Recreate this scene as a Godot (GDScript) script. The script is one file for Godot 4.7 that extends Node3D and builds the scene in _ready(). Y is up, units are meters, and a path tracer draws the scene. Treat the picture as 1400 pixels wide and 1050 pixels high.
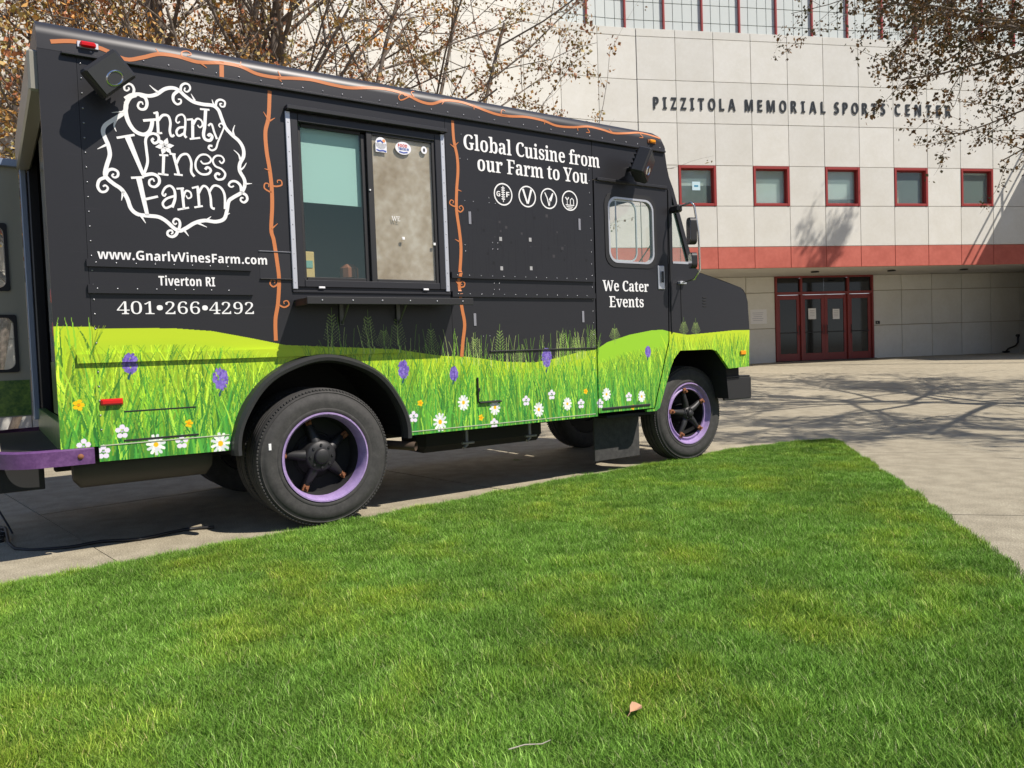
extends Node3D

const LOGO_STROKES := [
	[0.022, 0.024, -1.048, 2.827, -1.012, 2.854, -0.967, 2.867, -0.912, 2.865, -0.865, 2.883, -0.816, 2.923, -0.768, 2.938, -0.731, 2.928, -0.694, 2.897, -0.647, 2.869, -0.588, 2.862, -0.528, 2.863, -0.494, 2.84, -0.476, 2.79, -0.454, 2.731, -0.415, 2.689, -0.37, 2.652, -0.346, 2.608, -0.346, 2.555, -0.372, 2.504, -0.376, 2.456, -0.35, 2.406, -0.347, 2.364, -0.371, 2.314, -0.425, 2.277, -0.457, 2.248, -0.472, 2.184, -0.493, 2.13, -0.545, 2.108, -0.615, 2.111, -0.676, 2.092, -0.736, 2.052, -0.771, 2.035, -0.803, 2.048, -0.849, 2.091, -0.894, 2.115, -0.959, 2.118, -1.013, 2.124, -1.048, 2.156, -1.067, 2.219, -1.096, 2.27, -1.138, 2.3, -1.172, 2.331, -1.181, 2.359, -1.167, 2.414, -1.149, 2.474, -1.155, 2.531, -1.168, 2.568, -1.179, 2.61, -1.164, 2.65, -1.118, 2.69, -1.068, 2.731, -1.046, 2.764, -1.042, 2.808],
	[0.016, 0.008, -0.999, 2.862, -0.994, 2.894, -1.005, 2.917, -1.027, 2.921, -1.046, 2.905, -1.047, 2.883, -1.034, 2.878, -1.021, 2.89, -1.026, 2.9],
	[0.026, 0.022, -0.985, 2.86, -1.02, 2.839, -1.044, 2.788, -1.046, 2.73, -1.029, 2.674, -0.997, 2.633, -0.952, 2.621, -0.919, 2.644, -0.903, 2.686, -0.899, 2.719],
	[0.016, 0.016, -0.952, 2.707, -0.875, 2.724],
	[0.022, 0.008, -0.962, 2.862, -0.933, 2.85, -0.924, 2.816, -0.936, 2.783, -0.962, 2.775, -0.977, 2.791, -0.969, 2.815, -0.953, 2.82, -0.948, 2.805],
	[0.003, 0.016, -0.904, 2.933, -0.88, 2.912, -0.853, 2.895],
	[0.016, 0.008, -0.721, 2.926, -0.717, 2.957, -0.694, 2.977, -0.669, 2.972, -0.664, 2.947, -0.683, 2.926, -0.699, 2.934, -0.693, 2.951],
	[0.02, 0.008, -0.738, 2.923, -0.766, 2.893, -0.768, 2.858, -0.748, 2.838, -0.725, 2.85, -0.724, 2.871, -0.741, 2.87],
	[0.003, 0.014, -0.659, 2.918, -0.638, 2.878],
	[0.003, 0.014, -0.531, 2.902, -0.52, 2.862],
	[0.016, 0.008, -0.51, 2.862, -0.501, 2.895, -0.475, 2.909, -0.45, 2.898, -0.455, 2.869, -0.475, 2.865, -0.482, 2.881, -0.468, 2.885],
	[0.003, 0.016, -0.393, 2.755, -0.406, 2.718, -0.402, 2.683],
	[0.003, 0.016, -0.409, 2.59, -0.379, 2.564, -0.368, 2.531],
	[0.003, 0.016, -0.329, 2.514, -0.35, 2.48, -0.374, 2.461],
	[0.003, 0.014, -0.299, 2.379, -0.347, 2.372],
	[0.02, 0.009, -0.372, 2.321, -0.377, 2.359, -0.404, 2.382, -0.435, 2.379, -0.452, 2.356, -0.437, 2.343, -0.419, 2.352],
	[0.02, 0.009, -0.373, 2.313, -0.342, 2.298, -0.336, 2.269, -0.358, 2.248, -0.379, 2.26, -0.374, 2.278, -0.36, 2.277],
	[0.003, 0.014, -0.453, 2.17, -0.491, 2.148],
	[0.003, 0.016, -0.574, 2.14, -0.61, 2.109],
	[0.003, 0.016, -0.603, 2.068, -0.661, 2.093],
	[0.003, 0.014, -0.719, 2.004, -0.744, 2.039],
	[0.018, 0.008, -0.78, 2.037, -0.768, 2.076, -0.774, 2.103, -0.796, 2.109, -0.809, 2.088, -0.797, 2.074, -0.787, 2.084],
	[0.02, 0.009, -0.783, 2.035, -0.796, 2.008, -0.82, 1.994, -0.844, 2.005, -0.842, 2.027, -0.823, 2.035, -0.814, 2.022, -0.824, 2.011],
	[0.003, 0.016, -0.969, 2.07, -0.996, 2.118],
	[0.003, 0.018, -1.099, 2.201, -1.086, 2.258],
	[0.02, 0.009, -1.173, 2.336, -1.211, 2.317, -1.225, 2.278, -1.211, 2.247, -1.185, 2.248, -1.17, 2.27, -1.183, 2.286, -1.196, 2.277],
	[0.02, 0.009, -1.178, 2.345, -1.165, 2.375, -1.138, 2.388, -1.112, 2.376, -1.111, 2.351, -1.129, 2.338, -1.143, 2.348, -1.133, 2.361],
	[0.003, 0.016, -1.215, 2.5, -1.161, 2.535],
	[0.003, 0.008, -1.125, 2.731, -1.061, 2.747],
	[0.003, 0.016, -1.106, 2.619, -1.116, 2.652, -1.102, 2.697],
	[0.012, 0.012, -0.89, 2.76, -0.863, 2.772],
	[0.018, 0.016, -0.869, 2.769, -0.868, 2.64],
	[0.012, 0.012, -0.891, 2.633, -0.845, 2.645],
	[0.016, 0.014, -0.864, 2.72, -0.836, 2.756, -0.804, 2.756, -0.793, 2.716, -0.799, 2.663, -0.791, 2.631, -0.774, 2.642],
	[0.008, 0.016, -0.736, 2.732, -0.749, 2.72, -0.759, 2.734, -0.748, 2.764, -0.719, 2.777, -0.703, 2.753, -0.706, 2.697, -0.712, 2.651, -0.701, 2.633],
	[0.014, 0.014, -0.709, 2.699, -0.743, 2.69, -0.76, 2.662, -0.747, 2.639, -0.713, 2.66],
	[0.018, 0.018, -0.658, 2.755, -0.663, 2.636],
	[0.012, 0.012, -0.693, 2.748, -0.656, 2.757],
	[0.012, 0.012, -0.682, 2.627, -0.617, 2.643],
	[0.014, 0.008, -0.658, 2.719, -0.632, 2.762, -0.605, 2.756, -0.599, 2.727, -0.617, 2.709, -0.629, 2.724],
	[0.012, 0.012, -0.609, 2.829, -0.55, 2.832],
	[0.02, 0.018, -0.574, 2.83, -0.585, 2.724, -0.595, 2.671, -0.587, 2.639, -0.557, 2.634, -0.542, 2.659, -0.555, 2.674, -0.568, 2.66],
	[0.012, 0.014, -0.563, 2.727, -0.542, 2.742, -0.527, 2.69, -0.512, 2.648],
	[0.008, 0.014, -0.486, 2.727, -0.496, 2.74, -0.481, 2.754, -0.464, 2.734, -0.485, 2.68, -0.507, 2.63, -0.522, 2.587, -0.547, 2.571, -0.567, 2.582, -0.561, 2.599, -0.543, 2.599],
	[0.014, 0.014, -1.106, 2.581, -1.005, 2.612],
	[0.034, 0.02, -1.047, 2.599, -0.968, 2.37],
	[0.016, 0.016, -0.966, 2.372, -0.94, 2.448, -0.942, 2.527, -0.944, 2.586, -0.928, 2.62, -0.896, 2.634, -0.869, 2.621, -0.87, 2.59, -0.894, 2.574, -0.907, 2.591, -0.896, 2.604],
	[0.018, 0.016, -0.843, 2.505, -0.853, 2.387],
	[0.012, 0.012, -0.869, 2.504, -0.816, 2.508],
	[0.012, 0.012, -0.883, 2.386, -0.821, 2.384],
	[0.018, 0.016, -0.785, 2.519, -0.759, 2.392],
	[0.012, 0.012, -0.808, 2.519, -0.772, 2.519],
	[0.012, 0.012, -0.788, 2.392, -0.736, 2.391],
	[0.014, 0.016, -0.77, 2.461, -0.742, 2.514, -0.701, 2.527, -0.68, 2.48, -0.683, 2.419, -0.665, 2.39],
	[0.01, 0.016, -0.622, 2.495, -0.605, 2.478, -0.569, 2.488, -0.557, 2.514, -0.584, 2.538, -0.624, 2.529, -0.652, 2.487, -0.652, 2.438, -0.622, 2.41, -0.58, 2.415, -0.561, 2.441, -0.58, 2.458, -0.597, 2.442],
	[0.01, 0.016, -0.505, 2.508, -0.49, 2.493, -0.474, 2.515, -0.49, 2.539, -0.524, 2.537, -0.546, 2.506, -0.532, 2.471, -0.493, 2.455, -0.471, 2.426, -0.486, 2.393, -0.521, 2.385, -0.536, 2.407, -0.52, 2.425, -0.505, 2.416],
	[0.032, 0.022, -0.995, 2.351, -0.957, 2.12],
	[0.014, 0.014, -1.038, 2.345, -0.965, 2.356],
	[0.022, 0.009, -0.974, 2.363, -0.918, 2.381, -0.882, 2.366, -0.878, 2.33, -0.904, 2.302, -0.933, 2.309, -0.935, 2.337, -0.915, 2.351, -0.906, 2.334],
	[0.016, 0.014, -0.965, 2.219, -0.89, 2.243],
	[0.01, 0.018, -0.842, 2.266, -0.852, 2.249, -0.863, 2.264, -0.844, 2.302, -0.814, 2.316, -0.791, 2.29, -0.79, 2.237, -0.81, 2.181],
	[0.014, 0.014, -0.793, 2.254, -0.84, 2.233, -0.864, 2.201, -0.848, 2.174, -0.809, 2.193],
	[0.018, 0.016, -0.745, 2.302, -0.739, 2.179],
	[0.012, 0.012, -0.778, 2.301, -0.733, 2.308],
	[0.012, 0.012, -0.778, 2.169, -0.708, 2.187],
	[0.014, 0.008, -0.74, 2.248, -0.722, 2.292, -0.695, 2.286, -0.691, 2.258, -0.711, 2.246, -0.722, 2.264],
	[0.018, 0.016, -0.648, 2.323, -0.645, 2.2],
	[0.012, 0.012, -0.684, 2.314, -0.642, 2.328],
	[0.012, 0.012, -0.676, 2.191, -0.623, 2.204],
	[0.014, 0.016, -0.647, 2.279, -0.616, 2.332, -0.587, 2.321, -0.572, 2.265, -0.569, 2.202, -0.549, 2.191],
	[0.014, 0.016, -0.579, 2.295, -0.548, 2.341, -0.506, 2.334, -0.482, 2.286, -0.484, 2.194],
]
const VINE_STROKES := [
	[0.026, 0.026, -0.149, 3.019, -0.165, 2.841, -0.191, 2.739, -0.19, 2.613, -0.175, 2.487, -0.167, 2.361, -0.17, 2.233, -0.184, 2.076, -0.17, 2.006, -0.155, 1.864, -0.147, 1.736, -0.162, 1.578, -0.185, 1.463, -0.189, 1.32],
	[0.024, 0.03, 1.286, 3.018, 1.29, 2.869, 1.315, 2.742, 1.317, 2.624, 1.299, 2.479, 1.291, 2.321, 1.309, 2.164, 1.318, 2.02, 1.301, 1.847, 1.287, 1.778, 1.296, 1.632, 1.307, 1.54, 1.325, 1.42, 1.304, 1.287, 1.286, 1.161],
	[0.003, 0.012, -0.199, 2.871, -0.17, 2.826],
	[0.003, 0.012, -0.122, 2.84, -0.162, 2.813],
	[0.003, 0.012, -0.211, 2.487, -0.173, 2.481],
	[0.003, 0.012, -0.138, 2.122, -0.18, 2.084],
	[0.012, 0.006, -0.168, 2.333, -0.189, 2.338, -0.217, 2.357, -0.211, 2.388, -0.187, 2.387, -0.188, 2.366],
	[0.012, 0.006, -0.162, 2.376, -0.13, 2.376, -0.097, 2.389, -0.1, 2.417, -0.124, 2.417, -0.125, 2.4],
	[0.012, 0.006, -0.156, 1.707, -0.188, 1.689, -0.21, 1.709, -0.197, 1.737, -0.175, 1.729, -0.181, 1.714],
	[0.012, 0.006, -0.155, 1.564, -0.12, 1.549, -0.087, 1.567, -0.096, 1.593, -0.121, 1.588, -0.119, 1.571],
	[0.003, 0.012, 1.254, 2.832, 1.292, 2.811],
	[0.003, 0.012, 1.331, 2.855, 1.296, 2.824],
	[0.003, 0.012, 1.344, 2.472, 1.303, 2.482],
	[0.003, 0.012, 1.266, 2.09, 1.308, 2.072],
	[0.012, 0.006, 1.293, 2.347, 1.259, 2.351, 1.23, 2.368, 1.243, 2.395, 1.267, 2.387, 1.257, 2.37],
	[0.012, 0.006, 1.298, 2.321, 1.326, 2.308, 1.353, 2.332, 1.339, 2.357, 1.314, 2.346, 1.326, 2.331],
	[0.012, 0.006, 1.298, 1.712, 1.331, 1.719, 1.34, 1.746, 1.317, 1.759, 1.299, 1.741, 1.317, 1.732],
	[0.003, 0.012, 1.256, 1.764, 1.289, 1.725],
]
const ROOF_VINE_STROKES := [
	[0.024, 0.018, -1.428, 3.099, -1.299, 3.124, -1.157, 3.108, -1.035, 3.069, -0.939, 3.096, -0.84, 3.136, -0.728, 3.143, -0.605, 3.129, -0.457, 3.151, -0.335, 3.149, -0.231, 3.119, -0.102, 3.116, 0.015, 3.131, 0.146, 3.143, 0.28, 3.135, 0.428, 3.133, 0.572, 3.157, 0.707, 3.173, 0.814, 3.169, 0.911, 3.152, 1.009, 3.123, 1.111, 3.122, 1.229, 3.168, 1.369, 3.178, 1.491, 3.162, 1.615, 3.139, 1.714, 3.127, 1.837, 3.13, 2.008, 3.148, 2.184, 3.142, 2.325, 3.118, 2.512, 3.131, 2.68, 3.16, 2.842, 3.155, 2.982, 3.141, 3.145, 3.162, 3.312, 3.191, 3.444, 3.188, 3.579, 3.17],
	[0.004, 0.012, -0.855, 3.17, -0.836, 3.137],
	[0.004, 0.012, -0.552, 3.101, -0.6, 3.13],
	[0.004, 0.012, -0.329, 3.184, -0.34, 3.148],
	[0.004, 0.012, -0.085, 3.164, -0.067, 3.122],
	[0.004, 0.012, -0.063, 3.093, -0.087, 3.119],
	[0.004, 0.012, 1.195, 3.129, 1.223, 3.167],
	[0.004, 0.012, 1.489, 3.132, 1.491, 3.162],
	[0.004, 0.012, 2.191, 3.112, 2.2, 3.144],
	[0.004, 0.012, 2.56, 3.105, 2.553, 3.136],
	[0.004, 0.012, 2.93, 3.174, 2.973, 3.14],
	[0.01, 0.005, -0.644, 3.136, -0.697, 3.145, -0.7, 3.176, -0.664, 3.192, -0.643, 3.173, -0.67, 3.159],
	[0.01, 0.005, 0.917, 3.147, 0.842, 3.108, 0.825, 3.133, 0.856, 3.159, 0.88, 3.141],
	[0.01, 0.005, 0.954, 3.147, 0.937, 3.183, 0.969, 3.199],
	[0.01, 0.005, 1.815, 3.133, 1.75, 3.135, 1.766, 3.173, 1.795, 3.165],
	[0.01, 0.005, 2.67, 3.139, 2.694, 3.11, 2.652, 3.105],
	[0.01, 0.005, 3.321, 3.178, 3.348, 3.148, 3.301, 3.142],
	[0.028, 0.028, -0.457, 3.16, -0.462, 3.055],
]

const SIDE_X := -1.55
const SIDE_W := 6.4
const SIDE_TOP := 3.1
const SIDE_H := 2.6

# ---------------------------------------------------------------- mesh builder
class MB:
	var v := PackedVector3Array()
	var n := PackedVector3Array()
	var uv := PackedVector2Array()
	var c := PackedColorArray()
	var use_color := false
	var col := Color.WHITE

	func side_uv(p: Vector3) -> Vector2:
		return Vector2((p.x + 1.55) / 6.4, (3.1 - p.y) / 2.6)

	func tri(a: Vector3, b: Vector3, d: Vector3) -> void:
		var m := (d - a).cross(b - a).normalized()
		for p in [a, b, d]:
			v.append(p); n.append(m); uv.append(side_uv(p)); c.append(col)

	func smooth(a: Vector3, b: Vector3, d: Vector3, na: Vector3, nb: Vector3, nd: Vector3) -> void:
		if (d - a).cross(b - a).dot(na + nb + nd) < 0.0:
			v.append(a); v.append(d); v.append(b); n.append(na); n.append(nd); n.append(nb)
		else:
			v.append(a); v.append(b); v.append(d); n.append(na); n.append(nb); n.append(nd)
		for k in 3:
			uv.append(side_uv(v[v.size() - 3 + k])); c.append(col)

	func quad(a: Vector3, b: Vector3, d: Vector3, e: Vector3) -> void:
		tri(a, b, d); tri(a, d, e)

	# a box with chamfered edges
	func box(at: Vector3, size: Vector3, bev := 0.0, xf := Transform3D()) -> void:
		var h := size * 0.5
		var b := minf(bev, minf(h.x, minf(h.y, h.z)) * 0.9)
		var P := func(ax: int, sx: float, sy: float, sz: float) -> Vector3:
			var q := Vector3(sx * (h.x - (0.0 if ax == 0 else b)), sy * (h.y - (0.0 if ax == 1 else b)), sz * (h.z - (0.0 if ax == 2 else b)))
			return xf * (at + q)
		for s in [-1.0, 1.0]:
			flat([P.call(0, s, -1, -1), P.call(0, s, 1, -1), P.call(0, s, 1, 1), P.call(0, s, -1, 1)], xf * at)
			flat([P.call(1, -1, s, -1), P.call(1, 1, s, -1), P.call(1, 1, s, 1), P.call(1, -1, s, 1)], xf * at)
			flat([P.call(2, -1, -1, s), P.call(2, 1, -1, s), P.call(2, 1, 1, s), P.call(2, -1, 1, s)], xf * at)
		if b <= 0.0:
			return
		for s in [-1.0, 1.0]:
			for t in [-1.0, 1.0]:
				flat([P.call(0, s, t, -1), P.call(0, s, t, 1), P.call(1, s, t, 1), P.call(1, s, t, -1)], xf * at)
				flat([P.call(0, s, -1, t), P.call(0, s, 1, t), P.call(2, s, 1, t), P.call(2, s, -1, t)], xf * at)
				flat([P.call(1, -1, s, t), P.call(1, 1, s, t), P.call(2, 1, s, t), P.call(2, -1, s, t)], xf * at)
				for u in [-1.0, 1.0]:
					flat([P.call(0, s, t, u), P.call(1, s, t, u), P.call(2, s, t, u)], xf * at)

	# a polygon facing away from a point inside
	func flat(p: Array, inside: Vector3) -> void:
		var m: Vector3 = (p[2] - p[0]).cross(p[1] - p[0])
		if m.dot(p[0] - inside) < 0.0:
			p.reverse()
		for k in range(1, p.size() - 1):
			tri(p[0], p[k], p[k + 1])

	# an outline in x and y, extruded from z0 to z1
	func plate(poly: PackedVector2Array, z0: float, z1: float) -> void:
		var t := Geometry2D.triangulate_polygon(poly)
		for k in range(0, t.size(), 3):
			for z in [z0, z1]:
				var a := Vector3(poly[t[k]].x, poly[t[k]].y, z)
				var b := Vector3(poly[t[k + 1]].x, poly[t[k + 1]].y, z)
				var d := Vector3(poly[t[k + 2]].x, poly[t[k + 2]].y, z)
				var up := (d - a).cross(b - a).z
				if (z == maxf(z0, z1)) == (up > 0.0):
					tri(a, b, d)
				else:
					tri(a, d, b)
		var ccw := not Geometry2D.is_polygon_clockwise(poly)
		for k in poly.size():
			var p := poly[k]
			var q := poly[(k + 1) % poly.size()]
			var a := Vector3(p.x, p.y, minf(z0, z1)); var b := Vector3(q.x, q.y, minf(z0, z1))
			var d := Vector3(q.x, q.y, maxf(z0, z1)); var e := Vector3(p.x, p.y, maxf(z0, z1))
			if ccw:
				quad(a, e, d, b)
			else:
				quad(a, b, d, e)

	func tube(p: Array, r: Array, sides := 8, caps := true) -> void:
		var up := Vector3.UP
		var rings := []
		for k in p.size():
			var t: Vector3 = ((p[mini(k + 1, p.size() - 1)] as Vector3) - (p[maxi(k - 1, 0)] as Vector3)).normalized()
			if absf(t.dot(up)) > 0.95:
				up = Vector3.RIGHT if absf(t.x) < 0.9 else Vector3.BACK
			var x := t.cross(up).normalized()
			up = x.cross(t).normalized()
			var ring := []
			for s in sides:
				var a := TAU * s / sides
				ring.append(x * cos(a) + up * sin(a))
			rings.append(ring)
		for k in p.size() - 1:
			for s in sides:
				var s2 := (s + 1) % sides
				var a: Vector3 = p[k] + rings[k][s] * r[k]; var b: Vector3 = p[k] + rings[k][s2] * r[k]
				var d: Vector3 = p[k + 1] + rings[k + 1][s2] * r[k + 1]; var e: Vector3 = p[k + 1] + rings[k + 1][s] * r[k + 1]
				smooth(a, b, d, rings[k][s], rings[k][s2], rings[k + 1][s2])
				smooth(a, d, e, rings[k][s], rings[k + 1][s2], rings[k + 1][s])
		if caps:
			for e in [0, p.size() - 1]:
				for s in range(1, sides - 1):
					tri(p[e] + rings[e][0] * r[e], p[e] + rings[e][s] * r[e], p[e] + rings[e][s + 1] * r[e])

	# profile of (radius, height along z), turned about z
	func lathe(pr: Array, segs: int, xf := Transform3D(), crease := 0.6) -> void:
		var nn := []
		for k in pr.size() - 1:
			var d: Vector2 = (pr[k + 1] - pr[k]).normalized()
			nn.append(Vector2(d.y, -d.x))
		for k in pr.size() - 1:
			var n0: Vector2 = nn[k]; var n1: Vector2 = nn[k]
			if k > 0 and nn[k - 1].dot(nn[k]) > crease:
				n0 = (nn[k - 1] + nn[k]).normalized()
			if k < nn.size() - 1 and nn[k + 1].dot(nn[k]) > crease:
				n1 = (nn[k + 1] + nn[k]).normalized()
			for s in segs:
				var a0 := TAU * s / segs; var a1 := TAU * (s + 1) / segs
				var e0 := Vector3(cos(a0), sin(a0), 0); var e1 := Vector3(cos(a1), sin(a1), 0)
				var z := Vector3(0, 0, 1)
				var A: Vector3 = xf * (e0 * pr[k].x + z * pr[k].y); var B: Vector3 = xf * (e1 * pr[k].x + z * pr[k].y)
				var C: Vector3 = xf * (e1 * pr[k + 1].x + z * pr[k + 1].y); var D: Vector3 = xf * (e0 * pr[k + 1].x + z * pr[k + 1].y)
				var bs := xf.basis
				var na0 := (bs * (e0 * n0.x + z * n0.y)).normalized(); var nb0 := (bs * (e1 * n0.x + z * n0.y)).normalized()
				var na1 := (bs * (e0 * n1.x + z * n1.y)).normalized(); var nb1 := (bs * (e1 * n1.x + z * n1.y)).normalized()
				if pr[k].x > 0.0001:
					smooth(A, B, C, na0, nb0, nb1)
				if pr[k + 1].x > 0.0001:
					smooth(A, C, D, na0, nb1, na1)

	func ribbon(p: PackedVector2Array, w0: float, w1: float, f: Callable) -> void:
		var L: Array[Vector2] = []; var R: Array[Vector2] = []
		for k in p.size():
			var t := (p[mini(k + 1, p.size() - 1)] - p[maxi(k - 1, 0)]).normalized()
			var s := Vector2(-t.y, t.x) * lerpf(w0, w1, float(k) / (p.size() - 1)) * 0.5
			L.append(p[k] + s); R.append(p[k] - s)
		for k in p.size() - 1:
			quad(f.call(L[k]), f.call(L[k + 1]), f.call(R[k + 1]), f.call(R[k]))

	func disc(at: Vector2, r0: float, r1: float, f: Callable, segs := 28, sy := 1.0) -> void:
		for s in segs:
			var a := Vector2(cos(TAU * s / segs), sin(TAU * s / segs) * sy); var b := Vector2(cos(TAU * (s + 1) / segs), sin(TAU * (s + 1) / segs) * sy)
			if r0 > 0.0:
				quad(f.call(at + a * r0), f.call(at + a * r1), f.call(at + b * r1), f.call(at + b * r0))
			else:
				tri(f.call(at), f.call(at + a * r1), f.call(at + b * r1))

	func done() -> ArrayMesh:
		var m := ArrayMesh.new()
		var arr := []
		arr.resize(Mesh.ARRAY_MAX)
		arr[Mesh.ARRAY_VERTEX] = v; arr[Mesh.ARRAY_NORMAL] = n; arr[Mesh.ARRAY_TEX_UV] = uv
		if use_color:
			arr[Mesh.ARRAY_COLOR] = c
		m.add_surface_from_arrays(Mesh.PRIMITIVE_TRIANGLES, arr)
		return m

# ---------------------------------------------------------------- helpers
var taken := {}
func numbered(called: String) -> String:
	taken[called] = taken.get(called, -1) + 1
	return called if taken[called] == 0 else "%s_%03d" % [called, taken[called]]

func tag(o: Node, label: String, category: String, group := "") -> Node:
	o.set_meta("label", label); o.set_meta("category", category)
	if group: o.set_meta("group", group)
	return o

func thing(called: String, label: String, category: String, xf := Transform3D(), group := "") -> Node3D:
	var o := Node3D.new()
	o.name = numbered(called); add_child(o); o.transform = xf
	tag(o, label, category, group)
	return o

func put(called: String, mesh: Mesh, mat: Material, parent: Node, xf := Transform3D()) -> MeshInstance3D:
	var o := MeshInstance3D.new()
	o.name = called if parent != self else numbered(called)
	o.mesh = mesh; o.material_override = mat; o.transform = xf
	parent.add_child(o, true)
	return o

func bx(called: String, at: Vector3, size: Vector3, mat: Material, parent: Node, bev := 0.004) -> MeshInstance3D:
	var b := MB.new(); b.box(Vector3.ZERO, size, bev)
	return put(called, b.done(), mat, parent, Transform3D(Basis(), at))

func lin(r: float, g: float, b: float) -> Color:
	return Color(r, g, b).linear_to_srgb()

func mat(c: Color, rough := 0.6, metal := 0.0, spec := 0.5) -> StandardMaterial3D:
	var m := StandardMaterial3D.new()
	m.albedo_color = c; m.roughness = rough; m.metallic = metal; m.metallic_specular = spec
	return m

func glass(c: Color, alpha: float, rough := 0.02) -> StandardMaterial3D:
	var m := mat(Color(c.r, c.g, c.b, alpha), rough)
	m.transparency = BaseMaterial3D.TRANSPARENCY_ALPHA
	return m

func noise_img(w: int, h: int, freq: float, sd: int, oct := 4) -> Image:
	var f := FastNoiseLite.new()
	f.seed = sd; f.frequency = freq; f.fractal_octaves = oct
	return f.get_seamless_image(w, h)

# a tiling colour texture: colour a to b by noise, with grains
func speckle(size: int, a: Color, b: Color, f1: float, f2: float, grain: float, sd: int, chips := 0.0, fine := 0.4) -> ImageTexture:
	var n1 := noise_img(size, size, f1, sd); var n2 := noise_img(size, size, f2, sd + 7, 2)
	var r := RandomNumberGenerator.new(); r.seed = sd
	var im := Image.create(size, size, false, Image.FORMAT_RGB8)
	for y in size:
		for x in size:
			var t := n1.get_pixel(x, y).r * (1.0 - fine) + n2.get_pixel(x, y).r * fine
			var c := a.lerp(b, clampf((t - 0.5) * 1.6 + 0.5, 0.0, 1.0))
			var g := 1.0 + (r.randf() - 0.5) * grain
			if chips > 0.0 and r.randf() < chips:
				g *= r.randf_range(0.55, 1.25)
			im.set_pixel(x, y, Color(c.r * g, c.g * g, c.b * g))
	return ImageTexture.create_from_image(im)

func bumps(size: int, freq: float, sd: int, strength := 2.0) -> ImageTexture:
	var im := noise_img(size, size, freq, sd, 3)
	im.bump_map_to_normal_map(strength)
	return ImageTexture.create_from_image(im)

func tri_world(m: StandardMaterial3D, per_metre: float, world := true) -> StandardMaterial3D:
	m.uv1_triplanar = true; m.uv1_world_triplanar = world
	m.uv1_scale = Vector3.ONE * per_metre
	return m

func curve(f: Array, closed := false) -> PackedVector2Array:
	var p := PackedVector2Array()
	for k in range(2, f.size(), 2):
		p.append(Vector2(f[k], f[k + 1]))
	if p.size() < 3:
		return p
	var out := PackedVector2Array()
	for k in p.size() - 1:
		var a := p[maxi(k - 1, 0)]; var b := p[k]; var c := p[k + 1]; var d := p[mini(k + 2, p.size() - 1)]
		for s in 5:
			out.append(b.cubic_interpolate(c, a, d, s / 5.0))
	out.append(p[p.size() - 1])
	return out

func rect(x0: float, y0: float, x1: float, y1: float) -> PackedVector2Array:
	return PackedVector2Array([Vector2(x0, y0), Vector2(x1, y0), Vector2(x1, y1), Vector2(x0, y1)])

func round_rect(x0: float, y0: float, x1: float, y1: float, r: float, segs := 6) -> PackedVector2Array:
	var p := PackedVector2Array()
	for q in [[x1 - r, y1 - r, 0.0], [x0 + r, y1 - r, 90.0], [x0 + r, y0 + r, 180.0], [x1 - r, y0 + r, 270.0]]:
		for s in segs + 1:
			var a := deg_to_rad(q[2] + 90.0 * s / segs)
			p.append(Vector2(q[0] + cos(a) * r, q[1] + sin(a) * r))
	return p

func ring_plate(called: String, outer: PackedVector2Array, inner: PackedVector2Array, z0: float, z1: float, m: Material, parent: Node) -> MeshInstance3D:
	var b := MB.new()
	var k_n := outer.size()
	for k in k_n:
		var o0 := outer[k]; var o1 := outer[(k + 1) % k_n]; var i0 := inner[k]; var i1 := inner[(k + 1) % k_n]
		b.quad(Vector3(o0.x, o0.y, z1), Vector3(i0.x, i0.y, z1), Vector3(i1.x, i1.y, z1), Vector3(o1.x, o1.y, z1))
		b.quad(Vector3(o0.x, o0.y, z0), Vector3(o1.x, o1.y, z0), Vector3(i1.x, i1.y, z0), Vector3(i0.x, i0.y, z0))
		b.quad(Vector3(o0.x, o0.y, z0), Vector3(o0.x, o0.y, z1), Vector3(o1.x, o1.y, z1), Vector3(o1.x, o1.y, z0))
		b.quad(Vector3(i0.x, i0.y, z0), Vector3(i1.x, i1.y, z0), Vector3(i1.x, i1.y, z1), Vector3(i0.x, i0.y, z1))
	return put(called, b.done(), m, parent)

func text_mesh(s: String, face: String, weight: int) -> TextMesh:
	var f := SystemFont.new()
	f.font_names = PackedStringArray([face]); f.font_weight = weight
	var t := TextMesh.new()
	t.text = s; t.font = f; t.font_size = 64; t.pixel_size = 0.01; t.depth = 0.02; t.curve_step = 1.0
	t.horizontal_alignment = HORIZONTAL_ALIGNMENT_LEFT
	return t

# lettering fitted between x0 and x1 with its box from y0 to y1
func lettering(called: String, s: String, face: String, weight: int, x0: float, x1: float, y0: float, y1: float, z: float, depth: float, m: Material, parent: Node) -> MeshInstance3D:
	var t := text_mesh(s, face, weight)
	var a := t.get_aabb()
	var k := Vector3((x1 - x0) / a.size.x, (y1 - y0) / a.size.y, depth / a.size.z)
	var o := put(called, t, m, parent)
	o.transform = Transform3D(Basis.from_scale(k), Vector3(x0 - a.position.x * k.x, y0 - a.position.y * k.y, z - a.position.z * k.z))
	return o

func ground_h(z: float) -> float:
	return clampf((-z - 11.0) / 16.0, 0.0, 1.0) * 0.52

var M := {}

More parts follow.
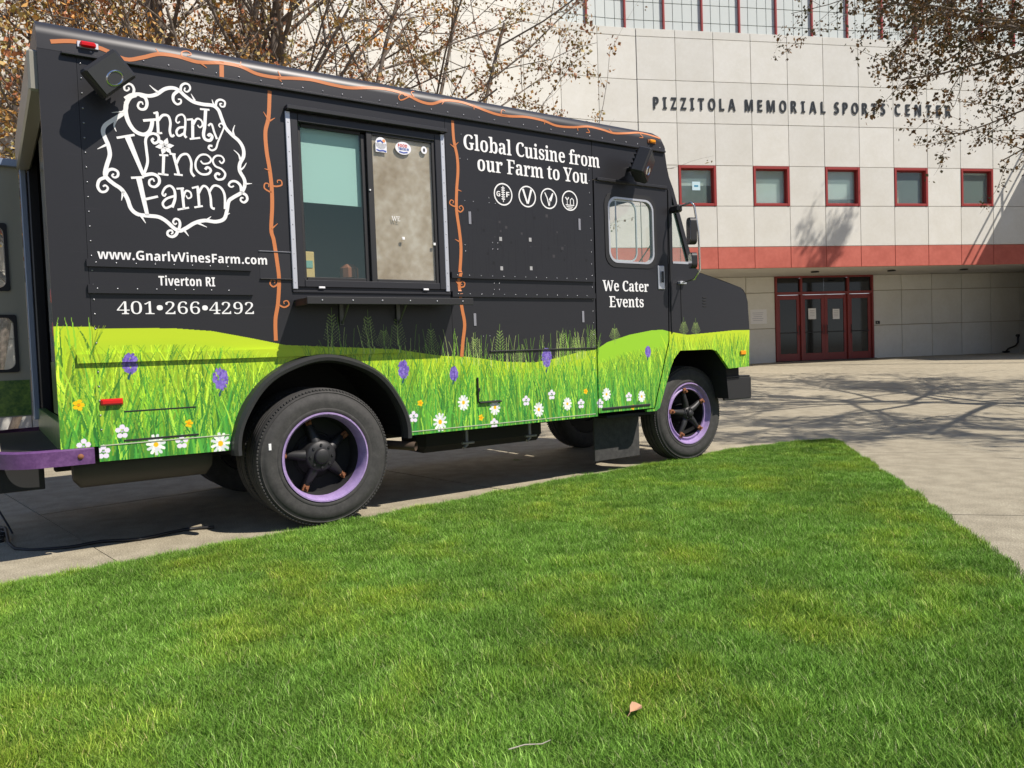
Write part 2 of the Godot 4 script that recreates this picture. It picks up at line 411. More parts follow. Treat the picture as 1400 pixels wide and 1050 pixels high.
func make_materials() -> void:
	# truck
	M.side = mat(Color.WHITE, 0.35); M.side.albedo_texture = paint_side(); M.side.metallic_specular = 0.45
	M.side.normal_enabled = true; M.side.normal_texture = bumps(512, 0.007, 5, 2.0); M.side.normal_scale = 0.16
	M.black = mat(lin(0.020, 0.020, 0.023), 0.38)
	M.gloss = mat(lin(0.022, 0.022, 0.024), 0.14)
	M.cove = mat(lin(0.021, 0.021, 0.025), 0.42)
	M.rubber = tri_world(mat(Color.WHITE, 0.8), 2.2, false)
	M.rubber.albedo_texture = speckle(256, lin(0.030, 0.029, 0.028), lin(0.058, 0.056, 0.053), 0.02, 0.08, 0.15, 11)
	M.trim = mat(lin(0.016, 0.016, 0.017), 0.5)
	M.chassis = mat(lin(0.012, 0.012, 0.012), 0.8)
	M.alu = mat(lin(0.62, 0.63, 0.66), 0.42, 0.7)
	M.chrome = mat(lin(0.75, 0.75, 0.76), 0.15, 1.0)
	M.purple = tri_world(mat(Color.WHITE, 0.5), 4.0, false)
	M.purple.albedo_texture = speckle(128, lin(0.27, 0.19, 0.40), lin(0.40, 0.29, 0.52), 0.03, 0.1, 0.12, 23)
	M.purple_step = tri_world(mat(Color.WHITE, 0.5), 3.0, false)
	M.purple_step.albedo_texture = speckle(256, lin(0.085, 0.03, 0.115), lin(0.16, 0.07, 0.20), 0.015, 0.06, 0.12, 21)
	M.rust = mat(lin(0.22, 0.085, 0.035), 0.8)
	M.vinyl = mat(lin(0.80, 0.80, 0.80), 0.5)
	M.orange = mat(lin(0.52, 0.17, 0.05), 0.5)
	M.rivet = mat(lin(0.32, 0.32, 0.34), 0.3, 0.7)
	M.lens_red = mat(lin(0.55, 0.012, 0.012), 0.12)
	M.lens_amber = mat(lin(0.85, 0.30, 0.01), 0.12)
	M.truck_glass = glass(lin(0.10, 0.22, 0.17), 0.05)
	M.cab_glass = glass(lin(0.3, 0.6, 0.45), 0.06)
	M.rear_print = tri_world(mat(Color.WHITE, 0.3), 2.0, false)
	M.rear_print.albedo_texture = speckle(256, lin(0.05, 0.12, 0.03), lin(0.22, 0.34, 0.06), 0.02, 0.07, 0.15, 33)
	M.mint = mat(lin(0.34, 0.58, 0.51), 0.6)
	M.board = tri_world(mat(Color.WHITE, 0.75), 1.4, false)
	M.board.albedo_texture = speckle(256, lin(0.27, 0.21, 0.12), lin(0.47, 0.43, 0.34), 0.006, 0.03, 0.08, 31)
	M.carton = mat(lin(0.52, 0.42, 0.16), 0.8)
	M.grey_cloth = mat(lin(0.2, 0.2, 0.2), 0.9)
	# building
	M.panels = []
	for k in 3:
		var m := tri_world(mat(Color.WHITE, 0.75), 0.45)
		var q: float = [1.0, 0.965, 1.03][k]
		m.albedo_texture = speckle(256, lin(0.655 * q, 0.642 * q, 0.572 * q), lin(0.715 * q, 0.708 * q, 0.65 * q), 0.008, 0.05, 0.035, 41 + k)
		M.panels.append(m)
	M.reds = []
	for k in 2:
		var m := tri_world(mat(Color.WHITE, 0.7), 0.45)
		m.albedo_texture = speckle(256, lin(0.44, 0.10, 0.068), lin(0.54, 0.14, 0.10), 0.01, 0.05, 0.05, 51 + k)
		M.reds.append(m)
	M.joint = mat(lin(0.40, 0.34, 0.25), 0.9)
	M.red_frame = mat(lin(0.33, 0.045, 0.04), 0.4)
	M.door_red = mat(lin(0.22, 0.028, 0.024), 0.4)
	M.kalwall = mat(lin(0.60, 0.65, 0.62), 0.55)
	M.mullion = mat(lin(0.10, 0.11, 0.11), 0.5)
	M.win_glass = glass(lin(0.5, 0.7, 0.65), 0.14)
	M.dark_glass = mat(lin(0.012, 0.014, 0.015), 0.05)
	M.room = mat(lin(0.36, 0.36, 0.34), 0.9)
	M.blind = mat(lin(0.50, 0.62, 0.56), 0.8)
	M.soffit = tri_world(mat(Color.WHITE, 0.8), 0.4)
	M.soffit.albedo_texture = speckle(128, lin(0.50, 0.48, 0.44), lin(0.56, 0.54, 0.50), 0.02, 0.1, 0.04, 61)
	M.letter = mat(lin(0.06, 0.065, 0.065), 0.35, 0.5)
	M.paper = mat(lin(0.8, 0.8, 0.8), 0.8)
	# ground
	M.slabs = []
	for k in 3:
		var m := tri_world(mat(Color.WHITE, 0.85), 0.62)
		var q: float = [1.0, 0.93, 1.05][k]
		m.albedo_texture = speckle(1024, lin(0.23 * q, 0.200 * q, 0.137 * q), lin(0.47 * q, 0.42 * q, 0.305 * q), 0.006, 0.11, 0.30, 71 + k, 0.22, 0.66)
		m.normal_enabled = true; m.normal_texture = bumps(512, 0.22, 75 + k, 3.0); m.normal_scale = 0.3
		M.slabs.append(m)
	M.soil = tri_world(mat(Color.WHITE, 0.95), 0.8)
	M.soil.albedo_texture = speckle(256, lin(0.035, 0.045, 0.012), lin(0.07, 0.085, 0.02), 0.02, 0.1, 0.5, 81)
	M.earth = tri_world(mat(Color.WHITE, 0.95), 0.3)
	M.earth.albedo_texture = speckle(256, lin(0.10, 0.085, 0.06), lin(0.16, 0.14, 0.10), 0.02, 0.1, 0.3, 83)
	M.blade = mat(Color.WHITE, 0.55); M.blade.vertex_color_use_as_albedo = true; M.blade.metallic_specular = 0.2
	M.blade.backlight_enabled = true; M.blade.backlight = Color(0.45, 0.5, 0.25)
	M.leaf = mat(Color.WHITE, 0.6); M.leaf.vertex_color_use_as_albedo = true
	M.leaf.backlight_enabled = true; M.leaf.backlight = Color(0.4, 0.35, 0.2)
	M.bark = tri_world(mat(Color.WHITE, 0.9), 1.5)
	M.bark.albedo_texture = speckle(256, lin(0.12, 0.095, 0.075), lin(0.27, 0.23, 0.19), 0.03, 0.12, 0.25, 91)

# ---------------------------------------------------------------- the printed meadow on the truck's side
var hill_pts := [[-1.6, 1.43], [-1.295, 1.427], [-1.29, 1.415], [-0.85, 1.412], [-0.605, 1.39], [-0.371, 1.342], [-0.125, 1.287], [0.136, 1.27], [0.706, 1.234], [1.113, 1.171], [1.346, 1.158], [1.697, 1.104], [1.996, 1.087], [2.232, 1.116], [2.479, 1.159], [2.691, 1.179], [2.825, 1.242], [3.097, 1.304], [3.381, 1.341], [3.527, 1.346], [3.645, 1.323], [3.878, 1.291], [4.197, 1.307], [4.532, 1.325], [4.9, 1.329]]
func hill(x: float) -> float:
	for k in hill_pts.size() - 1:
		if x <= hill_pts[k + 1][0]:
			var t: float = clampf((x - hill_pts[k][0]) / (hill_pts[k + 1][0] - hill_pts[k][0]), 0.0, 1.0)
			return lerpf(hill_pts[k][1], hill_pts[k + 1][1], t)
	return 1.33

const PPM := 320.0
func ipx(x: float) -> int: return int((x - SIDE_X) * PPM)
func ipy(y: float) -> int: return int((SIDE_TOP - y) * PPM)

func blade_print(im: Image, x: float, y: float, length: float, lean: float, w: float, c: Color) -> void:
	var rows := maxi(2, int(length * PPM))
	for k in rows:
		var t := float(k) / rows
		var ww := w * PPM * pow(1.0 - t, 0.6) * minf(1.0, 0.5 + t * 2.0)
		var cx := (x - SIDE_X + lean * t * t) * PPM
		im.fill_rect(Rect2i(int(cx - ww * 0.5), ipy(y) - k, maxi(1, int(ww + 0.5)), 1), c)

func spot_print(im: Image, x: float, y: float, rx: float, ry: float, c: Color) -> void:
	var r := int(ry * PPM)
	for k in range(-r, r + 1):
		var h := sqrt(maxf(0.0, 1.0 - float(k * k) / (r * r + 0.01))) * rx * PPM
		im.fill_rect(Rect2i(int((x - SIDE_X) * PPM - h), ipy(y) + k, maxi(1, int(2.0 * h)), 1), c)

func paint_side() -> ImageTexture:
	var im := Image.create(2048, 832, false, Image.FORMAT_RGB8)
	var r := RandomNumberGenerator.new(); r.seed = 4
	var black := lin(0.021, 0.0205, 0.0235)
	im.fill(black)
	# faint scuffs and wiped streaks in the black vinyl
	for k in 420:
		var q := r.randf_range(0.85, 1.35)
		im.fill_rect(Rect2i(r.randi_range(0, 2047), r.randi_range(0, 560), r.randi_range(4, 60), 1), lin(0.021 * q, 0.0205 * q, 0.0235 * q))
	for k in 70:
		var xx := ipx(r.randf_range(1.3, 2.7))
		im.fill_rect(Rect2i(xx, ipy(r.randf_range(1.9, 2.4)), r.randi_range(1, 2), r.randi_range(12, 90)), lin(0.017, 0.0165, 0.019))
	for k in 26:
		var s := r.randi_range(3, 8)
		im.fill_rect(Rect2i(ipx(r.randf_range(1.35, 2.65)), ipy(r.randf_range(1.9, 2.35)), s, s), lin(0.014, 0.014, 0.015) if r.randf() < 0.6 else lin(0.05, 0.048, 0.05))
	var lime := Color(0.71, 0.80, 0.15); var mid := Color(0.45, 0.67, 0.19); var deep := Color(0.20, 0.54, 0.25)
	for px in 2048:
		var x := SIDE_X + px / PPM
		var top := hill(x)
		for py in range(ipy(top), 832):
			var y := SIDE_TOP - py / PPM
			var t := (top - y) / (top - 0.55)
			var c := lime.lerp(mid, clampf(t * 2.2 - 0.15, 0.0, 1.0)).lerp(deep, clampf(t * 2.0 - 1.0, 0.0, 0.75))
			im.set_pixel(px, py, c)
	# hill behind, on the door
	for px in range(ipx(2.7), ipx(3.62)):
		var x := SIDE_X + px / PPM
		for py in range(ipy(hill(x)), ipy(lerpf(1.05, 1.16, (x - 2.7) / 0.9))):
			im.set_pixel(px, py, Color(0.57, 0.77, 0.18))
	# blades from back to front
	var n := 5200
	for k in n:
		var f := float(k) / n
		var x := r.randf_range(-1.55, 4.9)
		var top := hill(x)
		var y := lerpf(top - 0.28, 0.50, pow(f, 0.8)) + r.randf_range(-0.06, 0.06)
		var reach := top - y - (0.10 if (x > -1.29 and x < 0.0) else (0.16 if (x > 2.7 and x < 3.62) else -0.01))
		if x > 3.62:
			reach = top - y - 0.02
		var length := minf(r.randf_range(0.14, 0.5), maxf(reach, 0.04))
		var b := clampf((y + length * 0.4 - 0.5) / 0.65, 0.0, 1.0)
		var c := deep.lerp(mid, clampf(b * 1.8, 0.0, 1.0)).lerp(lime, clampf(b * 1.6 - 0.75, 0.0, 1.0))
		var q := r.randf_range(0.78, 1.2)
		if r.randf() < 0.22:
			c = c.lerp(Color(0.82, 0.90, 0.30), 0.5)
		elif r.randf() < 0.28:
			c = c.lerp(Color(0.08, 0.40, 0.20), 0.5)
		c = Color(c.r * q, c.g * q, c.b * q)
		blade_print(im, x, y, length, r.randf_range(-0.13, 0.13), r.randf_range(0.007, 0.016) * (1.8 if (x < -1.3 or r.randf() < 0.3) else 1.0), c)
	# stalks and seed heads standing up against the black
	for k in 260:
		var x := r.randf_range(0.05, 2.72)
		if x < 1.2 and r.randf() < 0.55: continue
		blade_print(im, x, hill(x) - 0.06, r.randf_range(0.08, 0.30), r.randf_range(-0.05, 0.05), r.randf_range(0.004, 0.008), Color(0.42, 0.60, 0.18) if r.randf() < 0.7 else Color(0.72, 0.80, 0.45))
	for s in [[0.22, 0.30], [0.50, 0.30], [0.62, 0.20], [0.74, 0.30], [1.02, 0.26], [1.42, 0.22], [1.66, 0.32], [1.85, 0.16], [2.32, 0.26], [2.46, 0.2], [2.66, 0.24], [2.92, 0.16], [3.83, 0.18], [4.0, 0.17]]:
		var x: float = s[0]; var y0 := hill(x) - 0.04
		blade_print(im, x, y0, s[1] + 0.03, 0.0, 0.006, Color(0.45, 0.60, 0.25))
		for j in 9:
			var t := 0.25 + 0.75 * j / 9.0
			var reach: float = 0.06 * (1.1 - t) + 0.012
			for sg in [-1, 1]:
				for i in 6:
					var u := i / 5.0
					spot_print(im, x + sg * reach * u, y0 + s[1] * t + reach * u * 0.8 - 0.02, 0.004, 0.006, Color(0.50, 0.62, 0.30) if (i + j) % 2 else Color(0.62, 0.70, 0.40))
	for x in [-1.49, -1.42, -1.39, -1.31]:
		blade_print(im, x, 1.3, 0.19, r.randf_range(-0.02, 0.02), 0.013, Color(0.55, 0.78, 0.2))
	# clover heads
	for s in [[-1.101, 1.197, 1.0], [-0.565, 1.075, 1.15], [0.773, 1.082, 1.05], [1.212, 1.029, 0.85], [2.137, 1.125, 1.25], [3.335, 1.141, 0.8]]:
		for k in 150:
			var a := r.randf() * TAU; var d := sqrt(r.randf())
			var c := Color(0.36, 0.28, 0.62).lerp(Color(0.56, 0.48, 0.80), r.randf())
			spot_print(im, s[0] + cos(a) * d * 0.04 * s[2], s[1] + sin(a) * d * 0.062 * s[2], 0.008, 0.011, c)
		blade_print(im, s[0] - 0.012, s[1] - 0.10 * s[2], 0.05, 0.02, 0.02, Color(0.16, 0.32, 0.34))
	# daisies
	for s in [[1.07, 0.657, 1.2], [1.289, 0.794, 1.0], [1.587, 0.735, 1.0], [2.032, 0.685, 1.0], [2.344, 0.714, 0.9], [2.8, 0.77, 0.95], [3.236, 0.723, 0.85], [-0.978, 0.679, 1.1], [-0.586, 0.65, 1.2]]:
		for k in 11:
			var a: float = TAU * k / 11.0 + s[0]
			var pc := Color(0.95, 0.95, 0.93) if k % 2 else Color(0.84, 0.86, 0.87)
			for j in 6:
				var d: float = (0.014 + 0.008 * j) * s[2]
				spot_print(im, s[0] + cos(a) * d * 0.82, s[1] + sin(a) * d, 0.0105, 0.0115, pc)
		spot_print(im, s[0], s[1], 0.014 * s[2], 0.016 * s[2], Color(0.93, 0.74, 0.12))
	for s in [[0.842, 0.715], [1.903, 0.769], [2.175, 0.804], [2.499, 0.704], [3.072, 0.729], [1.574, 0.604], [-1.165, 0.779], [-0.825, 0.683], [-1.274, 0.663], [-1.378, 0.709], [2.72, 0.69]]:
		for k in 5:
			var a := TAU * k / 5.0 + 0.3
			spot_print(im, s[0] + cos(a) * 0.024, s[1] + sin(a) * 0.03, 0.016, 0.018, Color(0.90, 0.86, 0.93))
		spot_print(im, s[0], s[1], 0.008, 0.009, Color(0.75, 0.70, 0.85))
	for s in [[-1.392, 0.958, 0.9], [-0.775, 0.797, 0.72], [0.904, 0.817, 0.7], [2.557, 0.811, 0.7], [1.449, 0.662, 0.7], [3.12, 0.63, 0.7]]:
		for k in 5:
			var a := TAU * k / 5.0
			spot_print(im, s[0] + cos(a) * 0.022 * s[2], s[1] + sin(a) * 0.025 * s[2], 0.016 * s[2], 0.017 * s[2], Color(0.95, 0.76, 0.08))
		spot_print(im, s[0], s[1], 0.01, 0.01, Color(0.88, 0.58, 0.05))
	return ImageTexture.create_from_image(im)

# ---------------------------------------------------------------- the scene
func _ready() -> void:
	var cam := Camera3D.new()
	cam.name = "camera"; add_child(cam)
	cam.fov = 2.0 * rad_to_deg(atan(525.0 / 1050.0))
	var roll := atan(0.036)
	var pitch := deg_to_rad(2.3436)
	cam.transform = Transform3D(Basis(Vector3.RIGHT, -pitch) * Basis(Vector3.BACK, -roll), Vector3(0, 1.18, 0))
	cam.near = 0.05; cam.far = 600.0; cam.current = true

	var env := Environment.new()
	var sky := Sky.new(); var sm := ProceduralSkyMaterial.new()
	sm.sky_top_color = Color(0.33, 0.43, 0.60); sm.sky_horizon_color = Color(0.74, 0.755, 0.75); sm.sky_curve = 0.12
	sm.ground_bottom_color = Color(0.30, 0.27, 0.23); sm.ground_horizon_color = Color(0.5, 0.5, 0.48)
	sm.sky_energy_multiplier = 1.0; sm.sun_angle_max = 1.0
	sky.sky_material = sm
	env.background_mode = Environment.BG_SKY; env.sky = sky
	env.tonemap_mode = Environment.TONE_MAPPER_LINEAR; env.tonemap_exposure = 1.46
	env.sdfgi_enabled = true; env.ssao_enabled = true; env.ssil_enabled = true
	var we := WorldEnvironment.new(); we.name = "world_environment"; we.environment = env; add_child(we)

	var sun := DirectionalLight3D.new()
	sun.name = "sun"; add_child(sun)
	sun.look_at_from_position(Vector3(0.71, 1.0, 0.36) * 50.0, Vector3.ZERO)
	sun.light_energy = 1.35; sun.light_color = Color(1.0, 0.965, 0.925); sun.light_angular_distance = 0.53; sun.shadow_enabled = true

	make_materials()
	build_ground()
	build_building()
	build_wing()
	build_truck()
	build_trees()
	build_lawn()
	build_small_things()

func struct_mesh(called: String, mesh: Mesh, m: Material) -> MeshInstance3D:
	var o := put(called, mesh, m, self); o.set_meta("kind", "structure"); return o

func lawn_outline() -> PackedVector2Array:
	var p := PackedVector2Array()
	for q in [[-5.6, -1.85], [-2.82, -4.14], [-1.1, -5.56], [-0.03, -6.5], [2.4, -8.5], [3.35, -9.0], [3.74, -9.07], [3.79, -8.98], [3.15, -6.44], [2.41, -3.62], [1.62, -0.6], [1.2, 1.2], [-5.6, 1.2]]:
		p.append(Vector2(q[0], q[1]))
	# a trimmed edge is never quite straight
	var f := FastNoiseLite.new(); f.seed = 17; f.frequency = 1.3; f.fractal_octaves = 3
	var out := PackedVector2Array()
	for k in p.size():
		var a := p[k]; var b := p[(k + 1) % p.size()]
		var n := maxi(1, int(a.distance_to(b) / 0.14)); var s := (b - a).orthogonal().normalized()
		for i in n:
			var q := a.lerp(b, float(i) / n)
			out.append(q + s * f.get_noise_2d(q.x, q.y) * 0.045)
	return out

func build_ground() -> void:
	var b := MB.new()
	var zs := [120.0, -11.0, -27.0, -300.0]
	for k in 3:
		var y0: float = ground_h(zs[k]) - 0.12; var y1: float = ground_h(zs[k + 1]) - 0.12
		b.quad(Vector3(-250, y0, zs[k]), Vector3(-250, y1, zs[k + 1]), Vector3(250, y1, zs[k + 1]), Vector3(250, y0, zs[k]))
	struct_mesh("ground", b.done(), M.earth)
	var pav := Node3D.new(); pav.name = "pavement"; add_child(pav); pav.set_meta("kind", "structure")
	var lawn := lawn_outline()
	var tip := Vector2(3.77, -9.03)
	var g1 := Vector2(0.74, -0.672).normalized(); var away := Vector2(g1.y, -g1.x)
	var r := RandomNumberGenerator.new(); r.seed = 9
	var cells := []
	for i in range(-9, 8):
		for j in 9:
			var a0 := -7.56 + 3.05 * (i + 2); var a1 := a0 + 3.05
			var b0 := 3.05 * j; var b1 := b0 + 3.05
			cells.append(PackedVector2Array([tip + g1 * a0 + away * b0, tip + g1 * a1 + away * b0, tip + g1 * a1 + away * b1, tip + g1 * a0 + away * b1]))
	# the path on the near side, square to the lawn's right edge
	var e2 := Vector2(0.244, -0.97).normalized(); var e1 := Vector2(-e2.y, e2.x)
	var o := Vector2(2.82, -5.08)
	var near := PackedVector2Array([tip - g1 * 40.0, tip + g1 * 40.0, tip + g1 * 40.0 - away * 60.0, tip - g1 * 40.0 - away * 60.0])
	for i in range(-1, 5):
		for j in range(-4, 7):
			var q := PackedVector2Array([o + e1 * (i * 3.4 - 0.4) + e2 * (j * 3.05), o + e1 * (i * 3.4 + 3.0) + e2 * (j * 3.05), o + e1 * (i * 3.4 + 3.0) + e2 * (j * 3.05 + 3.05), o + e1 * (i * 3.4 - 0.4) + e2 * (j * 3.05 + 3.05)])
			for piece in Geometry2D.intersect_polygons(q, near):
				cells.append(piece)
	var n := 0
	for cell in cells:
		for part in Geometry2D.clip_polygons(cell, lawn):
			if Geometry2D.is_polygon_clockwise(part) and part.size() < 3: continue
			for q in Geometry2D.offset_polygon(part, -0.0045):
				if q.size() < 3: continue
				var t := Geometry2D.triangulate_polygon(q)
				if t.is_empty(): continue
				var m := MB.new()
				var lift := r.randf_range(-0.002, 0.002)
				var P := func(p: Vector2, dy: float) -> Vector3: return Vector3(p.x, ground_h(p.y) + dy + lift, p.y)
				for k in range(0, t.size(), 3):
					var A: Vector3 = P.call(q[t[k]], 0.0); var B: Vector3 = P.call(q[t[k + 1]], 0.0); var C: Vector3 = P.call(q[t[k + 2]], 0.0)
					if (C - A).cross(B - A).y < 0.0:
						m.tri(A, C, B)
					else:
						m.tri(A, B, C)
				for k in q.size():
					var p0: Vector2 = q[k]; var p1: Vector2 = q[(k + 1) % q.size()]
					m.quad(P.call(p0, 0.0), P.call(p1, 0.0), P.call(p1, -0.08), P.call(p0, -0.08))
				put("slab", m.done(), M.slabs[r.randi() % 3], pav)
				n += 1

func build_lawn() -> void:
	var lawn := lawn_outline()
	var t := Geometry2D.triangulate_polygon(lawn)
	var b := MB.new()
	for k in range(0, t.size(), 3):
		var A := Vector3(lawn[t[k]].x, 0.0, lawn[t[k]].y); var B := Vector3(lawn[t[k + 1]].x, 0.0, lawn[t[k + 1]].y); var C := Vector3(lawn[t[k + 2]].x, 0.0, lawn[t[k + 2]].y)
		if (C - A).cross(B - A).y < 0.0: b.tri(A, C, B)
		else: b.tri(A, B, C)
	for k in lawn.size():
		var p := lawn[k]; var q := lawn[(k + 1) % lawn.size()]
		b.quad(Vector3(p.x, 0, p.y), Vector3(q.x, 0, q.y), Vector3(q.x, -0.1, q.y), Vector3(p.x, -0.1, p.y))
	struct_mesh("lawn", b.done(), M.soil)
	# grass: tufts of bent blades
	var r := RandomNumberGenerator.new(); r.seed = 77
	var f := FastNoiseLite.new(); f.seed = 3; f.frequency = 0.9; f.fractal_octaves = 4
	var f2 := FastNoiseLite.new(); f2.seed = 8; f2.frequency = 4.2; f2.fractal_octaves = 3
	var turf := thing("grass", "short sunlit green lawn grass in front of the truck", "grass")
	turf.set_meta("kind", "stuff")
	for kind in 3:
		var m := MB.new(); m.use_color = true
		for k in 84:
			var a := r.randf() * TAU; var d := sqrt(r.randf()) * 0.07
			var base := Vector3(cos(a) * d, -0.004, sin(a) * d)
			var h := r.randf_range(0.016, 0.034) * (1.25 if kind == 2 else 1.0)
			var yaw := r.randf() * TAU
			var dir := Vector3(cos(yaw), 0, sin(yaw)); var side := Vector3(-sin(yaw), 0, cos(yaw)) * r.randf_range(0.0009, 0.0017)
			var bend := r.randf_range(0.1, 1.3) * h
			var q := r.randf_range(0.45, 1.38)
			var c := Color(0.125, 0.25, 0.024).lerp(Color(0.34, 0.48, 0.10), r.randf() * r.randf() * 1.3)
			if r.randf() < 0.05: c = Color(0.46, 0.43, 0.20)
			m.col = Color(c.r * q, c.g * q, c.b * q)
			var p1 := base + Vector3(0, h * 0.6, 0) + dir * bend * 0.3
			var p2 := base + Vector3(0, h, 0) + dir * bend
			m.tri(base - side, base + side, p1 + side * 0.8); m.tri(base - side, p1 + side * 0.8, p1 - side * 0.8)
			m.tri(p1 - side * 0.8, p1 + side * 0.8, p2)
		var mm := MultiMesh.new(); mm.transform_format = MultiMesh.TRANSFORM_3D; mm.use_colors = true; mm.mesh = m.done()
		var xs := []; var cs := []
		for k in 44000:
			var p := Vector2(r.randf_range(-5.6, 3.8), r.randf_range(-9.1, 1.1))
			if not Geometry2D.is_point_in_polygon(p, lawn): continue
			# nothing of the lawn behind and beside the camera is in view; keep it thin there
			if p.y > -1.6 and r.randf() < 0.75: continue
			var v := f.get_noise_2d(p.x, p.y); var v2 := f2.get_noise_2d(p.x, p.y)
			var s := 1.0 + 0.7 * v2 + r.randf_range(-0.2, 0.3)
			xs.append(Transform3D(Basis(Vector3.UP, r.randf() * TAU).scaled(Vector3(1.0, s, 1.0)), Vector3(p.x, 0.0, p.y)))
			var yellow := clampf(v * 1.35 - 0.02 + v2 * 0.7 + r.randf_range(-0.25, 0.25), 0.0, 1.0)
			var g := 1.06 + 0.34 * v2 + 0.30 * f.get_noise_2d(p.x + 40.0, p.y * 0.8) + r.randf_range(-0.12, 0.12)
			cs.append(Color(lerpf(0.86, 1.30, yellow) * g, lerpf(0.98, 1.10, yellow) * g, lerpf(1.05, 0.85, yellow) * g))
		mm.instance_count = xs.size()
		for k in xs.size():
			mm.set_instance_transform(k, xs[k]); mm.set_instance_color(k, cs[k])
		var o := MultiMeshInstance3D.new(); o.name = "blades"; o.multimesh = mm; o.material_override = M.blade
		turf.add_child(o, true)

# ---------------------------------------------------------------- the sports centre
const COLW := 1.22
func plan(s: float) -> Array:   # building axes: point (x, z) and heading at s metres along the facade
	var s0 := -3.0 * COLW; var R := 10.0; var turn := deg_to_rad(28.5)
	if s >= s0:
		return [Vector2(s, 0), 0.0]
	var L := R * turn
	var a := minf((s0 - s) / R, turn)
	# curves towards the camera (plus z) going left
	var p := Vector2(s0 - R * sin(a), R * (1.0 - cos(a)))
	if s0 - s > L:
		p += Vector2(-cos(turn), sin(turn)) * (s0 - s - L)
	return [p, a]

